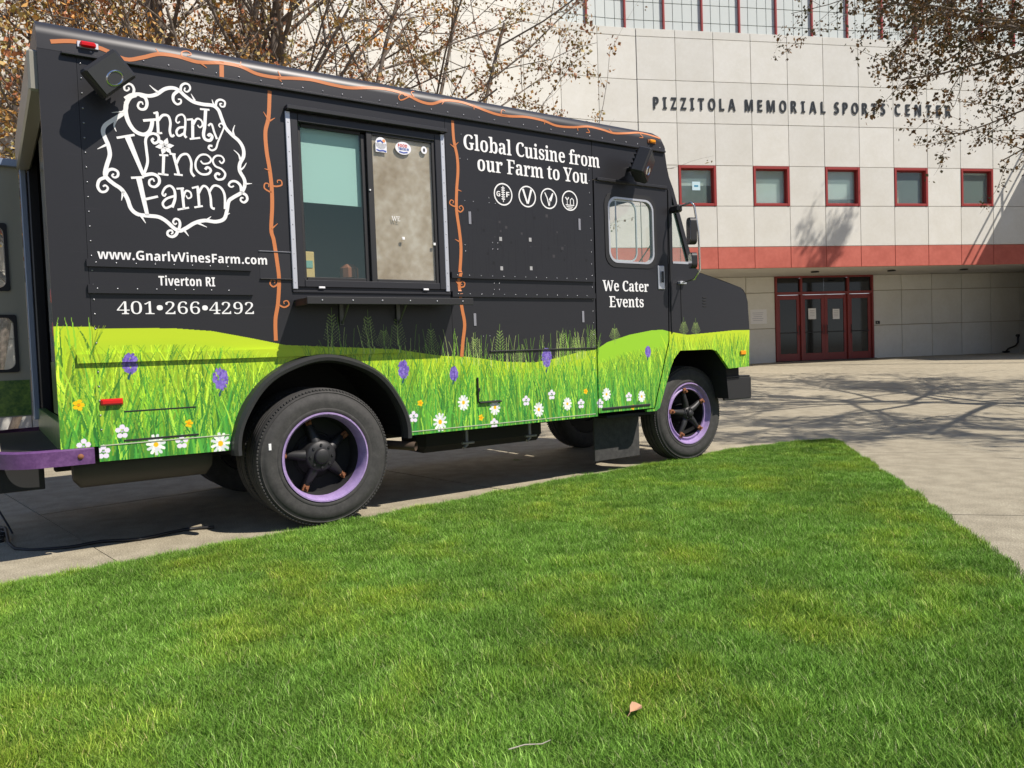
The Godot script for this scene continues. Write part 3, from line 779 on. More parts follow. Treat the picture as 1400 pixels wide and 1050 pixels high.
func build_building() -> void:
	var w := Vector3(cos(deg_to_rad(11.0)), 0, -sin(deg_to_rad(11.0)))
	var base := Transform3D(Basis(w, Vector3.UP, w.cross(Vector3.UP)), Vector3(7.61, 0, -23.8))
	var B := thing("sports_center", "cream panelled sports centre with a red band and curved facade behind the truck", "building", base)
	var r := RandomNumberGenerator.new(); r.seed = 12
	var rows := [[3.50, 4.16], [4.16, 5.40], [5.40, 6.62], [6.62, 7.87], [7.87, 9.12], [9.12, 10.38], [10.38, 10.62], [10.62, 11.87], [11.87, 13.1]]
	var low := [[0.0, 0.6], [0.6, 1.75], [1.75, 2.95], [2.95, 3.50]]
	var meshes := {}
	var panel := func(s: float, width: float, y0: float, y1: float, m: Material) -> void:
		var key := "%.3f %.3f" % [width, y1 - y0]
		if not meshes.has(key):
			var b := MB.new(); b.box(Vector3.ZERO, Vector3(width - 0.015, y1 - y0 - 0.015, 0.06), 0.004)
			meshes[key] = b.done()
		var q := plan(s + width * 0.5)
		var jit := r.randf_range(-0.0015, 0.0015)
		put("wall_panel", meshes[key], m, B, Transform3D(Basis(Vector3.UP, q[1]), Vector3(q[0].x, (y0 + y1) * 0.5, q[0].y + jit)))
	var win_cols := [-2, 0, 2, 4, 6]
	for col in range(-20, 10):
		var s := col * COLW
		for k in rows.size():
			if k >= 7 and col >= -5: continue
			if k == 2 and col in win_cols: continue
			var m: Material = M.reds[r.randi() % 2] if k == 0 else M.panels[r.randi() % 3]
			panel.call(s, COLW, rows[k][0], rows[k][1], m)
		if col < -4:
			for q in low:
				panel.call(s, COLW, q[0], q[1], M.panels[r.randi() % 3])
	# the wall behind the joints
	var core := MB.new()
	for col in range(-20, 10):
		var a: Vector2 = plan(col * COLW)[0]; var b2: Vector2 = plan((col + 1) * COLW)[0]
		var y0 := 3.5 if col >= -4 else 0.0
		var top := 10.62 if col >= -5 else 13.1
		var spans := [[y0, top]]
		if col in win_cols: spans = [[y0, 5.40], [6.62, top]]
		for sp in spans:
			core.quad(Vector3(a.x, sp[0], a.y - 0.024), Vector3(a.x, sp[1], a.y - 0.024), Vector3(b2.x, sp[1], b2.y - 0.024), Vector3(b2.x, sp[0], b2.y - 0.024))
			core.quad(Vector3(a.x, sp[0], a.y - 0.30), Vector3(a.x, sp[1], a.y - 0.30), Vector3(b2.x, sp[1], b2.y - 0.30), Vector3(b2.x, sp[0], b2.y - 0.30))
	put("wall_core", core.done(), M.joint, B)
	# coping and roof
	var roof := MB.new()
	roof.quad(Vector3(-6.1, 12.6, 0.05), Vector3(11.0, 12.6, 0.05), Vector3(11.0, 12.6, -12), Vector3(-6.1, 12.6, -12))
	put("roof", roof.done(), M.soffit, B)
	# translucent upper wall: panes between mullions
	var pane_m := {}
	var ylev := [10.64, 10.90, 11.43, 11.96, 12.5]
	for bay in range(-5, 9):
		var x0 := bay * COLW
		for i in 4:
			var xa := x0 + i * COLW / 4.0
			for k in 4:
				var key := k
				if not pane_m.has(key):
					var b := MB.new(); b.box(Vector3.ZERO, Vector3(COLW / 4.0 - 0.016, ylev[k + 1] - ylev[k] - 0.018, 0.03), 0.003)
					pane_m[key] = b.done()
				var q := plan(xa + COLW / 8.0)
				put("upper_pane", pane_m[key], M.kalwall, B, Transform3D(Basis(Vector3.UP, q[1]), Vector3(q[0].x, (ylev[k] + ylev[k + 1]) * 0.5, q[0].y - 0.10)))
		var q2 := plan(x0 + COLW * 0.75)
		bx("red_mullion", Vector3(q2[0].x, 11.55, q2[0].y - 0.06), Vector3(0.055, 1.92, 0.09), M.red_frame, B)
		var q3 := plan(x0 + COLW * 0.5)
		var bk := bx("mullion_backing", Vector3(q3[0].x, 11.56, q3[0].y - 0.16), Vector3(COLW, 1.9, 0.06), M.mullion, B, 0.0)
		bk.rotation.y = q3[1]
	# windows
	var shade_to := {-2: 6.02, 0: 5.44, 2: 5.62, 4: 6.55, 6: 6.42}
	for col in win_cols:
		var x0: float = col * COLW; var y0 := 5.40; var y1 := 6.62; var zc: float = plan(x0 + 0.6)[0].y
		var W := Node3D.new(); W.name = "window"; B.add_child(W, true); W.position = Vector3(x0, 0, zc)
		var fr := MB.new()
		fr.box(Vector3(0.045, (y0 + y1) * 0.5, -0.03), Vector3(0.075, y1 - y0 - 0.01, 0.16), 0.006)
		fr.box(Vector3(COLW - 0.045, (y0 + y1) * 0.5, -0.03), Vector3(0.075, y1 - y0 - 0.01, 0.16), 0.006)
		fr.box(Vector3(COLW * 0.5, y0 + 0.045, -0.032), Vector3(COLW - 0.165, 0.075, 0.155), 0.006)
		fr.box(Vector3(COLW * 0.5, y1 - 0.045, -0.032), Vector3(COLW - 0.165, 0.075, 0.155), 0.006)
		put("frame", fr.done(), M.red_frame, W)
		var f2 := MB.new()
		for q in [[0.1, y0 + 0.6, 0.035, 1.05], [COLW - 0.1, y0 + 0.6, 0.035, 1.05]]:
			f2.box(Vector3(q[0], q[1], -0.09), Vector3(q[2], q[3], 0.04), 0.003)
		for yy in [y0 + 0.10, y1 - 0.10]:
			f2.box(Vector3(COLW * 0.5, yy, -0.091), Vector3(COLW - 0.165, 0.035, 0.038), 0.003)
		put("sash", f2.done(), M.door_red, W)
		bx("pane", Vector3(COLW * 0.5, (y0 + y1) * 0.5, -0.10), Vector3(COLW - 0.2, y1 - y0 - 0.2, 0.008), M.win_glass, W, 0.0)
		var sh: float = shade_to[col]
		if sh < 6.5:
			bx("roller_blind", Vector3(COLW * 0.5, (sh + y1) * 0.5, -0.16), Vector3(COLW - 0.18, y1 - sh - 0.06, 0.006), M.blind, W, 0.0)
		# the room behind it
		var rm := MB.new()
		rm.quad(Vector3(-0.6, y0 - 1.0, -2.2), Vector3(COLW + 0.6, y0 - 1.0, -2.2), Vector3(COLW + 0.6, y1 + 0.3, -2.2), Vector3(-0.6, y1 + 0.3, -2.2))
		rm.quad(Vector3(-0.6, y1 + 0.3, -0.2), Vector3(COLW + 0.6, y1 + 0.3, -0.2), Vector3(COLW + 0.6, y1 + 0.3, -2.2), Vector3(-0.6, y1 + 0.3, -2.2))
		for xx in [-0.6, COLW + 0.6]:
			rm.quad(Vector3(xx, y0 - 1.0, -0.3), Vector3(xx, y0 - 1.0, -2.2), Vector3(xx, y1 + 0.3, -2.2), Vector3(xx, y1 + 0.3, -0.3))
		rm.quad(Vector3(-0.6, y0 - 1.0, -0.3), Vector3(COLW + 0.6, y0 - 1.0, -0.3), Vector3(COLW + 0.6, y0 - 1.0, -2.2), Vector3(-0.6, y0 - 1.0, -2.2))
		rm.quad(Vector3(-0.6, y0 - 1.0, -0.3), Vector3(COLW + 0.6, y0 - 1.0, -0.3), Vector3(COLW + 0.6, y0, -0.3), Vector3(-0.6, y0, -0.3))
		put("room_wall", rm.done(), M.room, W)
		if col == -2:
			bx("window_notice", Vector3(0.62, 6.03, -0.092), Vector3(0.26, 0.26, 0.003), mat(lin(0.55, 0.75, 0.8), 0.7), W, 0.0)
			bx("notice_print", Vector3(0.62, 6.03, -0.0895), Vector3(0.13, 0.05, 0.002), mat(lin(0.03, 0.25, 0.4), 0.7), W, 0.0)
		if col == 4:
			bx("cabinet", Vector3(0.28, 5.62, -0.5), Vector3(0.34, 0.75, 0.3), mat(lin(0.42, 0.30, 0.12), 0.7), W)
		if col == 2:
			bx("wall_poster", Vector3(0.55, 5.86, -0.24), Vector3(0.8, 0.5, 0.01), mat(lin(0.30, 0.45, 0.55), 0.6), W)
	# soffit of the recessed entrance
	var sof := MB.new()
	sof.box(Vector3(5.0, 3.53, -1.46), Vector3(20.4, 0.06, 2.84), 0.0)
	put("soffit", sof.done(), M.soffit, B)
	for xx in [2.75, 5.6, 8.4]:
		var dl := MB.new(); dl.lathe([Vector2(0.0, 0.0), Vector2(0.12, 0.0), Vector2(0.13, 0.015), Vector2(0.13, 0.03)], 20, Transform3D(Basis(Vector3.RIGHT, PI / 2), Vector3(xx, 3.485, -1.1)))
		put("downlight", dl.done(), M.trim, B)
	# wall of the recess
	var cuts := [[0.40, 1.69], [1.69, 2.94], [2.94, 3.50]]
	var dx0 := 1.85 * COLW; var dx1 := 5.0 * COLW
	var xs := [-4.9, -3.7, -2.46, -1.22, 0.0, 1.17, dx0]
	var spans2 := []
	for k in xs.size() - 1: spans2.append([xs[k], xs[k + 1]])
	var xr := dx1
	for k in 7:
		spans2.append([xr, xr + (1.17 if k == 0 else 1.25)]); xr += 1.17 if k == 0 else 1.25
	for sp in spans2:
		for q in cuts:
			var b := MB.new(); b.box(Vector3.ZERO, Vector3(sp[1] - sp[0] - 0.022, q[1] - q[0] - 0.022, 0.05), 0.004)
			put("entrance_panel", b.done(), M.panels[r.randi() % 3], B, Transform3D(Basis(), Vector3((sp[0] + sp[1]) * 0.5, (q[0] + q[1]) * 0.5, -2.80)))
	var back := MB.new()
	back.quad(Vector3(-4.9, 0.3, -2.815), Vector3(-4.9, 3.5, -2.815), Vector3(dx0, 3.5, -2.815), Vector3(dx0, 0.3, -2.815))
	back.quad(Vector3(dx1, 0.3, -2.815), Vector3(dx1, 3.5, -2.815), Vector3(xr, 3.5, -2.815), Vector3(xr, 0.3, -2.815))
	for xx in [-4.9, xr]:
		back.quad(Vector3(xx, 0.0, 0.0), Vector3(xx, 3.5, 0.0), Vector3(xx, 3.5, -2.82), Vector3(xx, 0.0, -2.82))
	put("recess_backing", back.done(), M.joint, B)
	# entrance doors: four leaves under a transom
	var E := Node3D.new(); E.name = "entrance"; B.add_child(E, true); E.position = Vector3(dx0, 0.5, -2.80)
	var wd := dx1 - dx0
	var fr := MB.new()
	for xx in [0.035, wd - 0.035]:
		fr.box(Vector3(xx, 1.5, 0.0), Vector3(0.07, 3.0, 0.16), 0.005)
	fr.box(Vector3(wd * 0.5, 2.97, 0.0), Vector3(wd - 0.142, 0.06, 0.158), 0.005)
	fr.box(Vector3(wd * 0.5, 2.40, 0.0), Vector3(wd - 0.142, 0.09, 0.158), 0.005)
	var leaf_x := [0.07, 1.0, 1.92, 2.84, wd - 0.07]
	for k in [1, 3]:
		fr.box(Vector3(leaf_x[k], 1.46, 0.0), Vector3(0.08, 2.93, 0.154), 0.005)
	put("door_frame", fr.done(), M.door_red, E)
	for k in 4:
		var xa: float = leaf_x[k] + (0.042 if k in [1, 3] else 0.004); var xb: float = leaf_x[k + 1] - (0.042 if k in [0, 2] else 0.004)
		var dm := MB.new(); var ww := xb - xa; var xc := (xa + xb) * 0.5
		dm.box(Vector3(xa + 0.06, 1.18, -0.01), Vector3(0.12, 2.32, 0.05), 0.004)
		dm.box(Vector3(xb - 0.06, 1.18, -0.01), Vector3(0.12, 2.32, 0.05), 0.004)
		dm.box(Vector3(xc, 2.26, -0.01), Vector3(ww - 0.242, 0.15, 0.048), 0.004)
		dm.box(Vector3(xc, 0.15, -0.01), Vector3(ww - 0.242, 0.26, 0.048), 0.004)
		var leaf := put("door_leaf", dm.done(), M.door_red, E)
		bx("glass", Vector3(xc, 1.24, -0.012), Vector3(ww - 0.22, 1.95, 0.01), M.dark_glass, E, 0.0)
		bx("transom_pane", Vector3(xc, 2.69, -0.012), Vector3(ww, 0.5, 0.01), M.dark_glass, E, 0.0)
		bx("push_bar", Vector3(xc, 1.02, 0.035), Vector3(ww - 0.2, 0.035, 0.03), M.trim, E)
		var hd := MB.new(); var hx := (xb - 0.06) if k in [0, 1] else (xa + 0.06)
		hd.tube([Vector3(hx, 0.95, 0.02), Vector3(hx, 0.95, 0.07), Vector3(hx, 1.25, 0.07), Vector3(hx, 1.25, 0.02)], [0.012, 0.012, 0.012, 0.012], 6)
		put("pull_handle", hd.done(), M.trim, E)
	bx("threshold", Vector3(wd * 0.5, 0.005, 0.06), Vector3(wd, 0.05, 0.3), M.trim, E)

	# the name over the entrance, letter by letter
	var S := thing("wall_lettering", "dark metal letters spelling PIZZITOLA MEMORIAL SPORTS CENTER on cream panels", "sign", base)
	for wd2 in [["PIZZITOLA", -2.60, -0.44], ["MEMORIAL", -0.18, 2.04], ["SPORTS", 2.30, 3.76], ["CENTER", 4.05, 5.72]]:
		var word: String = wd2[0]
		var ms := []; var tot := 0.0
		for ch in word:
			var t := text_mesh(ch, "Droid Sans", 700)
			ms.append(t); tot += t.get_aabb().size.x
		var full: float = (wd2[2] - wd2[1]) * COLW
		var tall := 0.35
		var ky: float = tall / text_mesh("E", "Droid Sans", 700).get_aabb().size.y
		var kx := ky * 0.73
		var gap: float = (full - tot * kx) / (word.length() - 1)
		var x: float = wd2[1] * COLW
		for t in ms:
			var a: AABB = t.get_aabb()
			var o := put("letter", t, M.letter, S)
			o.transform = Transform3D(Basis.from_scale(Vector3(kx, ky, 0.02 / a.size.z)), Vector3(x - a.position.x * kx, 8.27 - (a.position.y + (a.size.y - tall / ky) * 0.5) * ky, 0.034 - a.position.z * 0.02 / a.size.z))
			x += a.size.x * kx + gap
	# papers and fittings by the doors
	var nb := Transform3D(base.basis, base * Vector3(1.33 * COLW, 1.87, -2.77))
	var N := thing("paper_notice", "large white printed notice taped on the wall left of the red doors", "notice", nb)
	bx("sheet", Vector3(0, 0.25, 0), Vector3(0.62, 0.5, 0.004), M.paper, N, 0.0)
	for k in 5:
		bx("print_line", Vector3(-0.03, 0.38 - k * 0.065, 0.0035), Vector3(0.42 - 0.05 * (k % 3), 0.012, 0.002), mat(lin(0.35, 0.35, 0.42), 0.8), N, 0.0)
	for q in [[3.03, 2.0, "white paper notice taped to the left middle glass door", 0.30, 0.38], [3.80, 1.97, "white paper notice taped to the right middle glass door", 0.27, 0.36]]:
		var T := thing("door_notice", q[2], "notice", Transform3D(base.basis, base * Vector3(q[0] * COLW, q[1], -2.79)), "papers taped to the doors")
		bx("sheet", Vector3(0, 0.17, 0), Vector3(q[3], q[4], 0.004), M.paper, T, 0.0)
		for k in 4:
			bx("print_line", Vector3(0, 0.28 - k * 0.06, 0.0035), Vector3(q[3] * 0.6, 0.014, 0.002), mat(lin(0.4, 0.4, 0.42), 0.8), T, 0.0)
	var C := thing("card_reader", "small dark card reader on the wall right of the doors", "card reader", Transform3D(base.basis, base * Vector3(5.14 * COLW, 1.72, -2.76)))
	bx("housing", Vector3(0, 0.07, 0), Vector3(0.15, 0.11, 0.05), M.trim, C)
	bx("face", Vector3(-0.03, 0.07, 0.027), Vector3(0.04, 0.05, 0.004), mat(lin(0.4, 0.38, 0.3), 0.5), C, 0.0)
	var Pp := thing("wall_pipe", "dark bent standpipe at the foot of the entrance wall", "pipe", Transform3D(base.basis, base * Vector3(9.5 * COLW, 0.52, -2.70)))
	var pm := MB.new(); pm.tube([Vector3(0, 0.05, 0), Vector3(0.1, 0.14, 0), Vector3(0.42, 0.24, 0), Vector3(0.52, 0.36, 0), Vector3(0.52, 0.6, 0.0), Vector3(0.52, 0.62, -0.08)], [0.03, 0.03, 0.03, 0.03, 0.03, 0.03], 8)
	put("pipe", pm.done(), M.trim, Pp)
	var cp := MB.new(); cp.box(Vector3(0.52, 0.62, 0.0), Vector3(0.11, 0.1, 0.1), 0.02); cp.box(Vector3(0.0, 0.03, 0), Vector3(0.24, 0.06, 0.12), 0.01)
	put("valve", cp.done(), M.trim, Pp)

func build_wing() -> void:
	# stands just outside the right edge of the frame; its shadow slants across the facade
	var w := Vector3(cos(deg_to_rad(11.0)), 0, -sin(deg_to_rad(11.0)))
	var base := Transform3D(Basis(w, Vector3.UP, w.cross(Vector3.UP)), Vector3(7.61, 0, -23.8))
	var X := thing("building_wing", "cream wing with a roof railing joining the facade outside the right edge", "building", Transform3D(base.basis, base * Vector3(10.45, 0.0, 0.0)))
	bx("wall", Vector3(2.3, 3.75, 1.98), Vector3(4.6, 7.5, 3.9), M.panels[0], X)
	bx("coping", Vector3(2.3, 7.54, 1.99), Vector3(4.7, 0.08, 3.9), M.soffit, X)
	for y in [8.0, 8.5]:
		bx("rail", Vector3(0.06, y, 1.95), Vector3(0.05, 0.05, 3.9), M.trim, X)
	for z in [0.1, 1.3, 2.5, 3.8]:
		bx("rail_post", Vector3(0.06, 8.04, z), Vector3(0.05, 0.92, 0.05), M.trim, X)

# ---------------------------------------------------------------- the food truck
func v2s(a: Array) -> PackedVector2Array:
	var p := PackedVector2Array()
	for q in a: p.append(Vector2(q[0], q[1]))
	return p

func plates(called: String, polys: Array, z0: float, z1: float, m: Material, parent: Node) -> void:
	for q in polys:
		if q.size() < 3: continue
		var b := MB.new(); b.plate(q, z0, z1)
		put(called, b.done(), m, parent)

func wheel(called: String, T: Node3D, at: Vector3, deep: bool, spin: float, flip := false) -> Node3D:
	var W := Node3D.new(); W.name = called; T.add_child(W, true)
	W.position = at
	if flip: W.rotation.y = PI
	var ty := MB.new()
	ty.lathe([Vector2(0.306, -0.03), Vector2(0.312, -0.006), Vector2(0.33, 0.002), Vector2(0.345, 0.004), Vector2(0.348, 0.001), Vector2(0.39, 0.008), Vector2(0.43, 0.004), Vector2(0.434, -0.001), Vector2(0.455, -0.008), Vector2(0.459, -0.004), Vector2(0.463, -0.010), Vector2(0.474, -0.026), Vector2(0.484, -0.038), Vector2(0.489, -0.05),
		Vector2(0.490, -0.075), Vector2(0.478, -0.077), Vector2(0.478, -0.087), Vector2(0.491, -0.089), Vector2(0.491, -0.12), Vector2(0.479, -0.122), Vector2(0.479, -0.132), Vector2(0.491, -0.134), Vector2(0.491, -0.165), Vector2(0.478, -0.167), Vector2(0.478, -0.177), Vector2(0.490, -0.179), Vector2(0.489, -0.205), Vector2(0.474, -0.228), Vector2(0.43, -0.25), Vector2(0.37, -0.256), Vector2(0.306, -0.23)], 72)
	put("tyre", ty.done(), M.rubber, W)
	# shoulder lugs
	var lug := MB.new()
	for k in 120:
		var a := TAU * (k + 0.5) / 120
		lug.box(Vector3(0, 0.4775, -0.0305), Vector3(0.017, 0.012, 0.026), 0.002, Transform3D(Basis(Vector3.BACK, a), Vector3.ZERO))
	put("shoulder_lugs", lug.done(), M.rubber, W)
	var rim := MB.new()
	if deep:
		rim.lathe([Vector2(0.312, -0.02), Vector2(0.318, 0.0), Vector2(0.316, 0.006), Vector2(0.306, 0.006), Vector2(0.300, -0.004), Vector2(0.290, -0.02), Vector2(0.284, -0.06), Vector2(0.281, -0.10)], 64)
		var inner_bar := MB.new(); inner_bar.lathe([Vector2(0.2805, -0.098), Vector2(0.276, -0.16), Vector2(0.272, -0.23)], 48); put("rim_barrel", inner_bar.done(), M.chassis, W)
	else:
		rim.lathe([Vector2(0.312, -0.02), Vector2(0.318, 0.0), Vector2(0.316, 0.006), Vector2(0.306, 0.006), Vector2(0.300, -0.004), Vector2(0.292, -0.022), Vector2(0.284, -0.034), Vector2(0.268, -0.034), Vector2(0.258, -0.022), Vector2(0.250, -0.024), Vector2(0.246, -0.04)], 64)
		var bar := MB.new(); bar.lathe([Vector2(0.2455, -0.038), Vector2(0.2455, -0.22)], 48); put("rim_barrel", bar.done(), M.chassis, W)
	put("rim", rim.done(), M.purple, W)
	var bk := MB.new()
	bk.lathe([Vector2(0.0, -0.21), Vector2(0.16, -0.21), Vector2(0.17, -0.225), Vector2(0.30, -0.225)], 40)
	put("brake_drum", bk.done(), M.chassis, W)
	var hz := -0.14 if deep else -0.05
	var back := -0.075 if deep else -0.004
	var hub := MB.new()
	var hr := 1.6 if deep else 1.0
	hub.lathe([Vector2(0.0, hz + 0.075), Vector2(0.028 * hr, hz + 0.075), Vector2(0.034 * hr, hz + 0.068), Vector2(0.036 * hr, hz + 0.05), Vector2(0.062 * hr, hz + 0.045), Vector2(0.07 * hr, hz + 0.03), Vector2(0.075 * hr, hz - 0.02), Vector2(0.095 * hr, hz - 0.05), Vector2(0.13 if deep else 0.1, -0.22)], 24)
	for k in 8:
		var a := TAU * k / 8
		hub.lathe([Vector2(0.0, 0.012), Vector2(0.009, 0.012), Vector2(0.011, 0.006), Vector2(0.011, -0.01)], 6, Transform3D(Basis(), Vector3(cos(a) * 0.05 * hr, sin(a) * 0.05 * hr, hz + 0.044)))
	put("hub", hub.done(), M.trim, W)
	for k in 5:
		var a := spin + TAU * k / 5
		var e := Vector3(cos(a), sin(a), 0)
		var sp := MB.new()
		var rr := 0.255 if deep else 0.245
		var fat := 1.25 if deep else 1.0
		sp.tube([e * 0.05 + Vector3(0, 0, hz + 0.0), e * 0.12 + Vector3(0, 0, hz + 0.012 + back * 0.3), e * 0.19 + Vector3(0, 0, hz + 0.006 + back * 0.7), e * rr + Vector3(0, 0, hz + back)], [0.04 * fat, 0.032 * fat, 0.026 * fat, 0.024 * fat], 10)
		put("spoke", sp.done(), M.trim, W)
		var lg := MB.new()
		lg.box(Vector3(0.0, rr - 0.005, hz + back + 0.030), Vector3(0.045, 0.055, 0.025), 0.006, Transform3D(Basis(Vector3.BACK, a - PI / 2), Vector3.ZERO))
		lg.lathe([Vector2(0, 0.03), Vector2(0.012, 0.03), Vector2(0.014, 0.02), Vector2(0.014, 0.0)], 6, Transform3D(Basis(), e * (rr - 0.01) + Vector3(0, 0, hz + back + 0.038)))
		put("rim_clamp", lg.done(), M.rust, W)
	return W

func floodlight(T: Node3D, at: Vector3, basis: Basis, size: Vector3) -> void:
	var L := Node3D.new(); L.name = "floodlight"; T.add_child(L, true); L.transform = Transform3D(basis, at)
	var h := MB.new(); h.box(Vector3.ZERO, size, 0.012)
	put("housing", h.done(), M.trim, L)
	for k in 5:
		bx("cooling_fin", Vector3(0, -size.y * 0.35 + k * size.y * 0.175, -size.z * 0.5 - 0.012), Vector3(size.x * 0.8, 0.006, 0.03), M.trim, L, 0.001)
	bx("lens", Vector3(0, 0, size.z * 0.5 + 0.003), Vector3(size.x - 0.03, size.y - 0.03, 0.006), mat(lin(0.035, 0.036, 0.038), 0.08), L, 0.002)
	var glint := MB.new(); glint.lathe([Vector2(0.042, size.z * 0.5 + 0.006), Vector2(0.048, size.z * 0.5 + 0.013), Vector2(0.055, size.z * 0.5 + 0.006)], 28, Transform3D(Basis.from_scale(Vector3(1.0, 0.75, 1.0)), Vector3(0, -size.y * 0.18, 0)))  # added chrome shape standing in for the bright reflection on the lens glass
	put("glint_ring", glint.done(), M.chrome, L)
	var b := MB.new()
	var inv := basis.inverse() * (Vector3(at.x, at.y, -0.005) - at)
	b.tube([Vector3(0, 0, -size.z * 0.4), inv * 0.6 + Vector3(0, 0, -0.01), inv], [0.018, 0.018, 0.022], 8)
	put("bracket", b.done(), M.trim, L)

func build_truck() -> void:
	var d := Vector3(0.82558517, 0, -0.56427753)
	var T := thing("food_truck", "black step van food truck with printed meadow and white vine lettering", "food truck", Transform3D(Basis(d, Vector3.UP, d.cross(Vector3.UP)), Vector3(-1.455, 0, -5.394)))
	var W := 2.3
	var outline := v2s([[-1.5, 0.70], [-1.3, 0.70], [-1.3, 0.605], [-0.49, 0.597]])
	for k in 25:
		var a := PI - PI * k / 24.0
		outline.append(Vector2(0.14 + cos(a) * 0.63, 0.585 + sin(a) * 0.615))
	outline.append_array(v2s([[0.79, 0.575], [2.67, 0.578], [3.42, 0.573], [3.47, 0.60], [3.63, 0.97], [3.68, 1.06], [3.77, 1.14], [4.23, 1.14], [4.30, 1.12], [4.38, 1.04], [4.48, 0.935], [4.80, 0.945], [4.82, 1.33], [4.80, 1.62], [4.77, 1.70], [4.70, 1.77], [4.08, 1.907], [3.99, 1.985], [3.735, 2.70], [3.665, 2.84], [3.63, 3.05], [-1.5, 3.05]]))
	var door := v2s([[2.702, 0.605], [3.392, 0.605], [3.61, 1.24], [3.645, 2.69], [2.725, 2.69]])
	var door_gap := v2s([[2.690, 0.593], [3.404, 0.593], [3.626, 1.236], [3.661, 2.702], [2.713, 2.702]])
	var cut := func(r: PackedVector2Array) -> Array: return Geometry2D.intersect_polygons(outline, r)
	plates("rear_corner_panel", cut.call(rect(-1.6, 0.5, -1.301, 3.2)), -0.03, 0.001, M.side, T)
	plates("side_panel", cut.call(rect(-1.299, 0.5, -0.01, 3.2)), -0.03, 0.0, M.side, T)
	plates("side_panel", cut.call(rect(-0.01, 2.89, 1.16, 3.2)), -0.03, 0.0, M.side, T)
	plates("side_panel", cut.call(rect(-0.01, 0.5, 1.16, 1.69)), -0.03, 0.0, M.side, T)
	plates("side_panel", cut.call(rect(1.16, 0.5, 1.211, 3.2)), -0.03, 0.0, M.side, T)
	plates("side_panel", cut.call(v2s([[1.214, 0.5], [2.688, 0.5], [2.709, 2.70], [2.709, 3.2], [1.214, 3.2]])), -0.03, 0.0, M.side, T)
	plates("cab_panel", cut.call(rect(2.715, 2.70, 3.8, 3.2)), -0.03, 0.0, M.side, T)
	for q in cut.call(rect(3.3, 0.5, 5.0, 1.985)):
		plates("cab_panel", Geometry2D.clip_polygons(q, door_gap), -0.03, 0.0, M.side, T)
	plates("door_post", [v2s([[3.64, 1.986], [3.70, 1.986], [3.71, 2.699], [3.655, 2.699]])], -0.03, -0.001, M.side, T)
	plates("windshield_pillar", [v2s([[3.93, 1.986], [3.988, 1.986], [3.735, 2.70], [3.69, 2.70]])], -0.04, 0.0, M.black, T)
	# quarter window between door and windshield
	plates("quarter_window", [v2s([[3.701, 1.99], [3.93, 1.99], [3.70, 2.66]])], -0.02, -0.014, M.cab_glass, T)
	plates("quarter_window_trim", [v2s([[3.70, 1.986], [3.935, 1.986], [3.93, 2.01], [3.70, 2.006]])], -0.02, 0.004, M.alu, T)
	# door: panel below, sides and top round the window
	var DR := Node3D.new(); DR.name = "cab_door"; T.add_child(DR, true)
	for q in [rect(2.6, 0.5, 3.8, 1.9551), rect(2.6, 2.5749, 3.8, 2.8), rect(2.6, 1.9551, 2.8651, 2.5749), rect(3.4549, 1.9551, 3.8, 2.5749)]:
		plates("door_panel", Geometry2D.intersect_polygons(door, q), -0.03, 0.002, M.side, DR)
	# corner fillets of the opening come with the frame
	ring_plate("window_rubber", round_rect(2.835, 1.925, 3.485, 2.605, 0.12), round_rect(2.875, 1.965, 3.445, 2.565, 0.10), -0.035, 0.008, M.trim, DR)
	ring_plate("window_frame", round_rect(2.875, 1.965, 3.445, 2.565, 0.10), round_rect(2.893, 1.983, 3.427, 2.547, 0.09), -0.03, 0.012, M.alu, DR)
	plates("window_glass", [round_rect(2.89, 1.98, 3.43, 2.55, 0.09)], -0.012, -0.008, M.cab_glass, DR)
	ring_plate("sliding_sash", round_rect(2.895, 1.985, 3.25, 2.545, 0.085), round_rect(2.907, 1.997, 3.238, 2.533, 0.08), -0.026, -0.013, M.alu, DR)
	bx("sash_bar", Vector3(2.995, 2.265, -0.02), Vector3(0.014, 0.55, 0.012), M.alu, DR)
	bx("latch_plate", Vector3(3.53, 1.845, 0.006), Vector3(0.085, 0.225, 0.012), M.alu, DR)
	bx("door_handle", Vector3(3.535, 1.85, 0.026), Vector3(0.022, 0.11, 0.016), M.trim, DR, 0.006)
	bx("drip_rail", Vector3(3.19, 2.705, 0.012), Vector3(0.88, 0.028, 0.02), M.black, DR)
	bx("kick_strip", Vector3(3.04, 0.640, 0.006), Vector3(0.60, 0.022, 0.01), M.trim, DR)
	bx("edge_rubber", Vector3(3.66, 2.0, 0.004), Vector3(0.016, 1.38, 0.012), M.trim, DR)

	# roof, rounded along both sides
	var prof := []
	prof.append(Vector2(0.0, 3.052))
	for k in 9:
		var a := deg_to_rad(90.0 * k / 8)
		prof.append(Vector2(-0.10 * (1.0 - cos(a)), 3.135 + 0.10 * sin(a)))
	prof.append(Vector2(-0.6, 3.262)); prof.append(Vector2(-W * 0.5, 3.27)); prof.append(Vector2(-W + 0.6, 3.262))
	for k in 9:
		var a := deg_to_rad(90.0 * (8 - k) / 8)
		prof.append(Vector2(-W + 0.10 * (1.0 - cos(a)), 3.135 + 0.10 * sin(a)))
	prof.append(Vector2(-W, 3.052))
	var rf := MB.new()
	var xs := [-1.5, -1.2, -0.6, 0.0, 0.6, 1.2, 1.8, 2.4, 3.0, 3.52, 3.60, 3.635]
	var pn := []
	for k in prof.size():
		var t: Vector2 = (prof[mini(k + 1, prof.size() - 1)] - prof[maxi(k - 1, 0)]).normalized()
		pn.append(Vector3(0, -t.x, t.y) * (1.0 if true else -1.0))
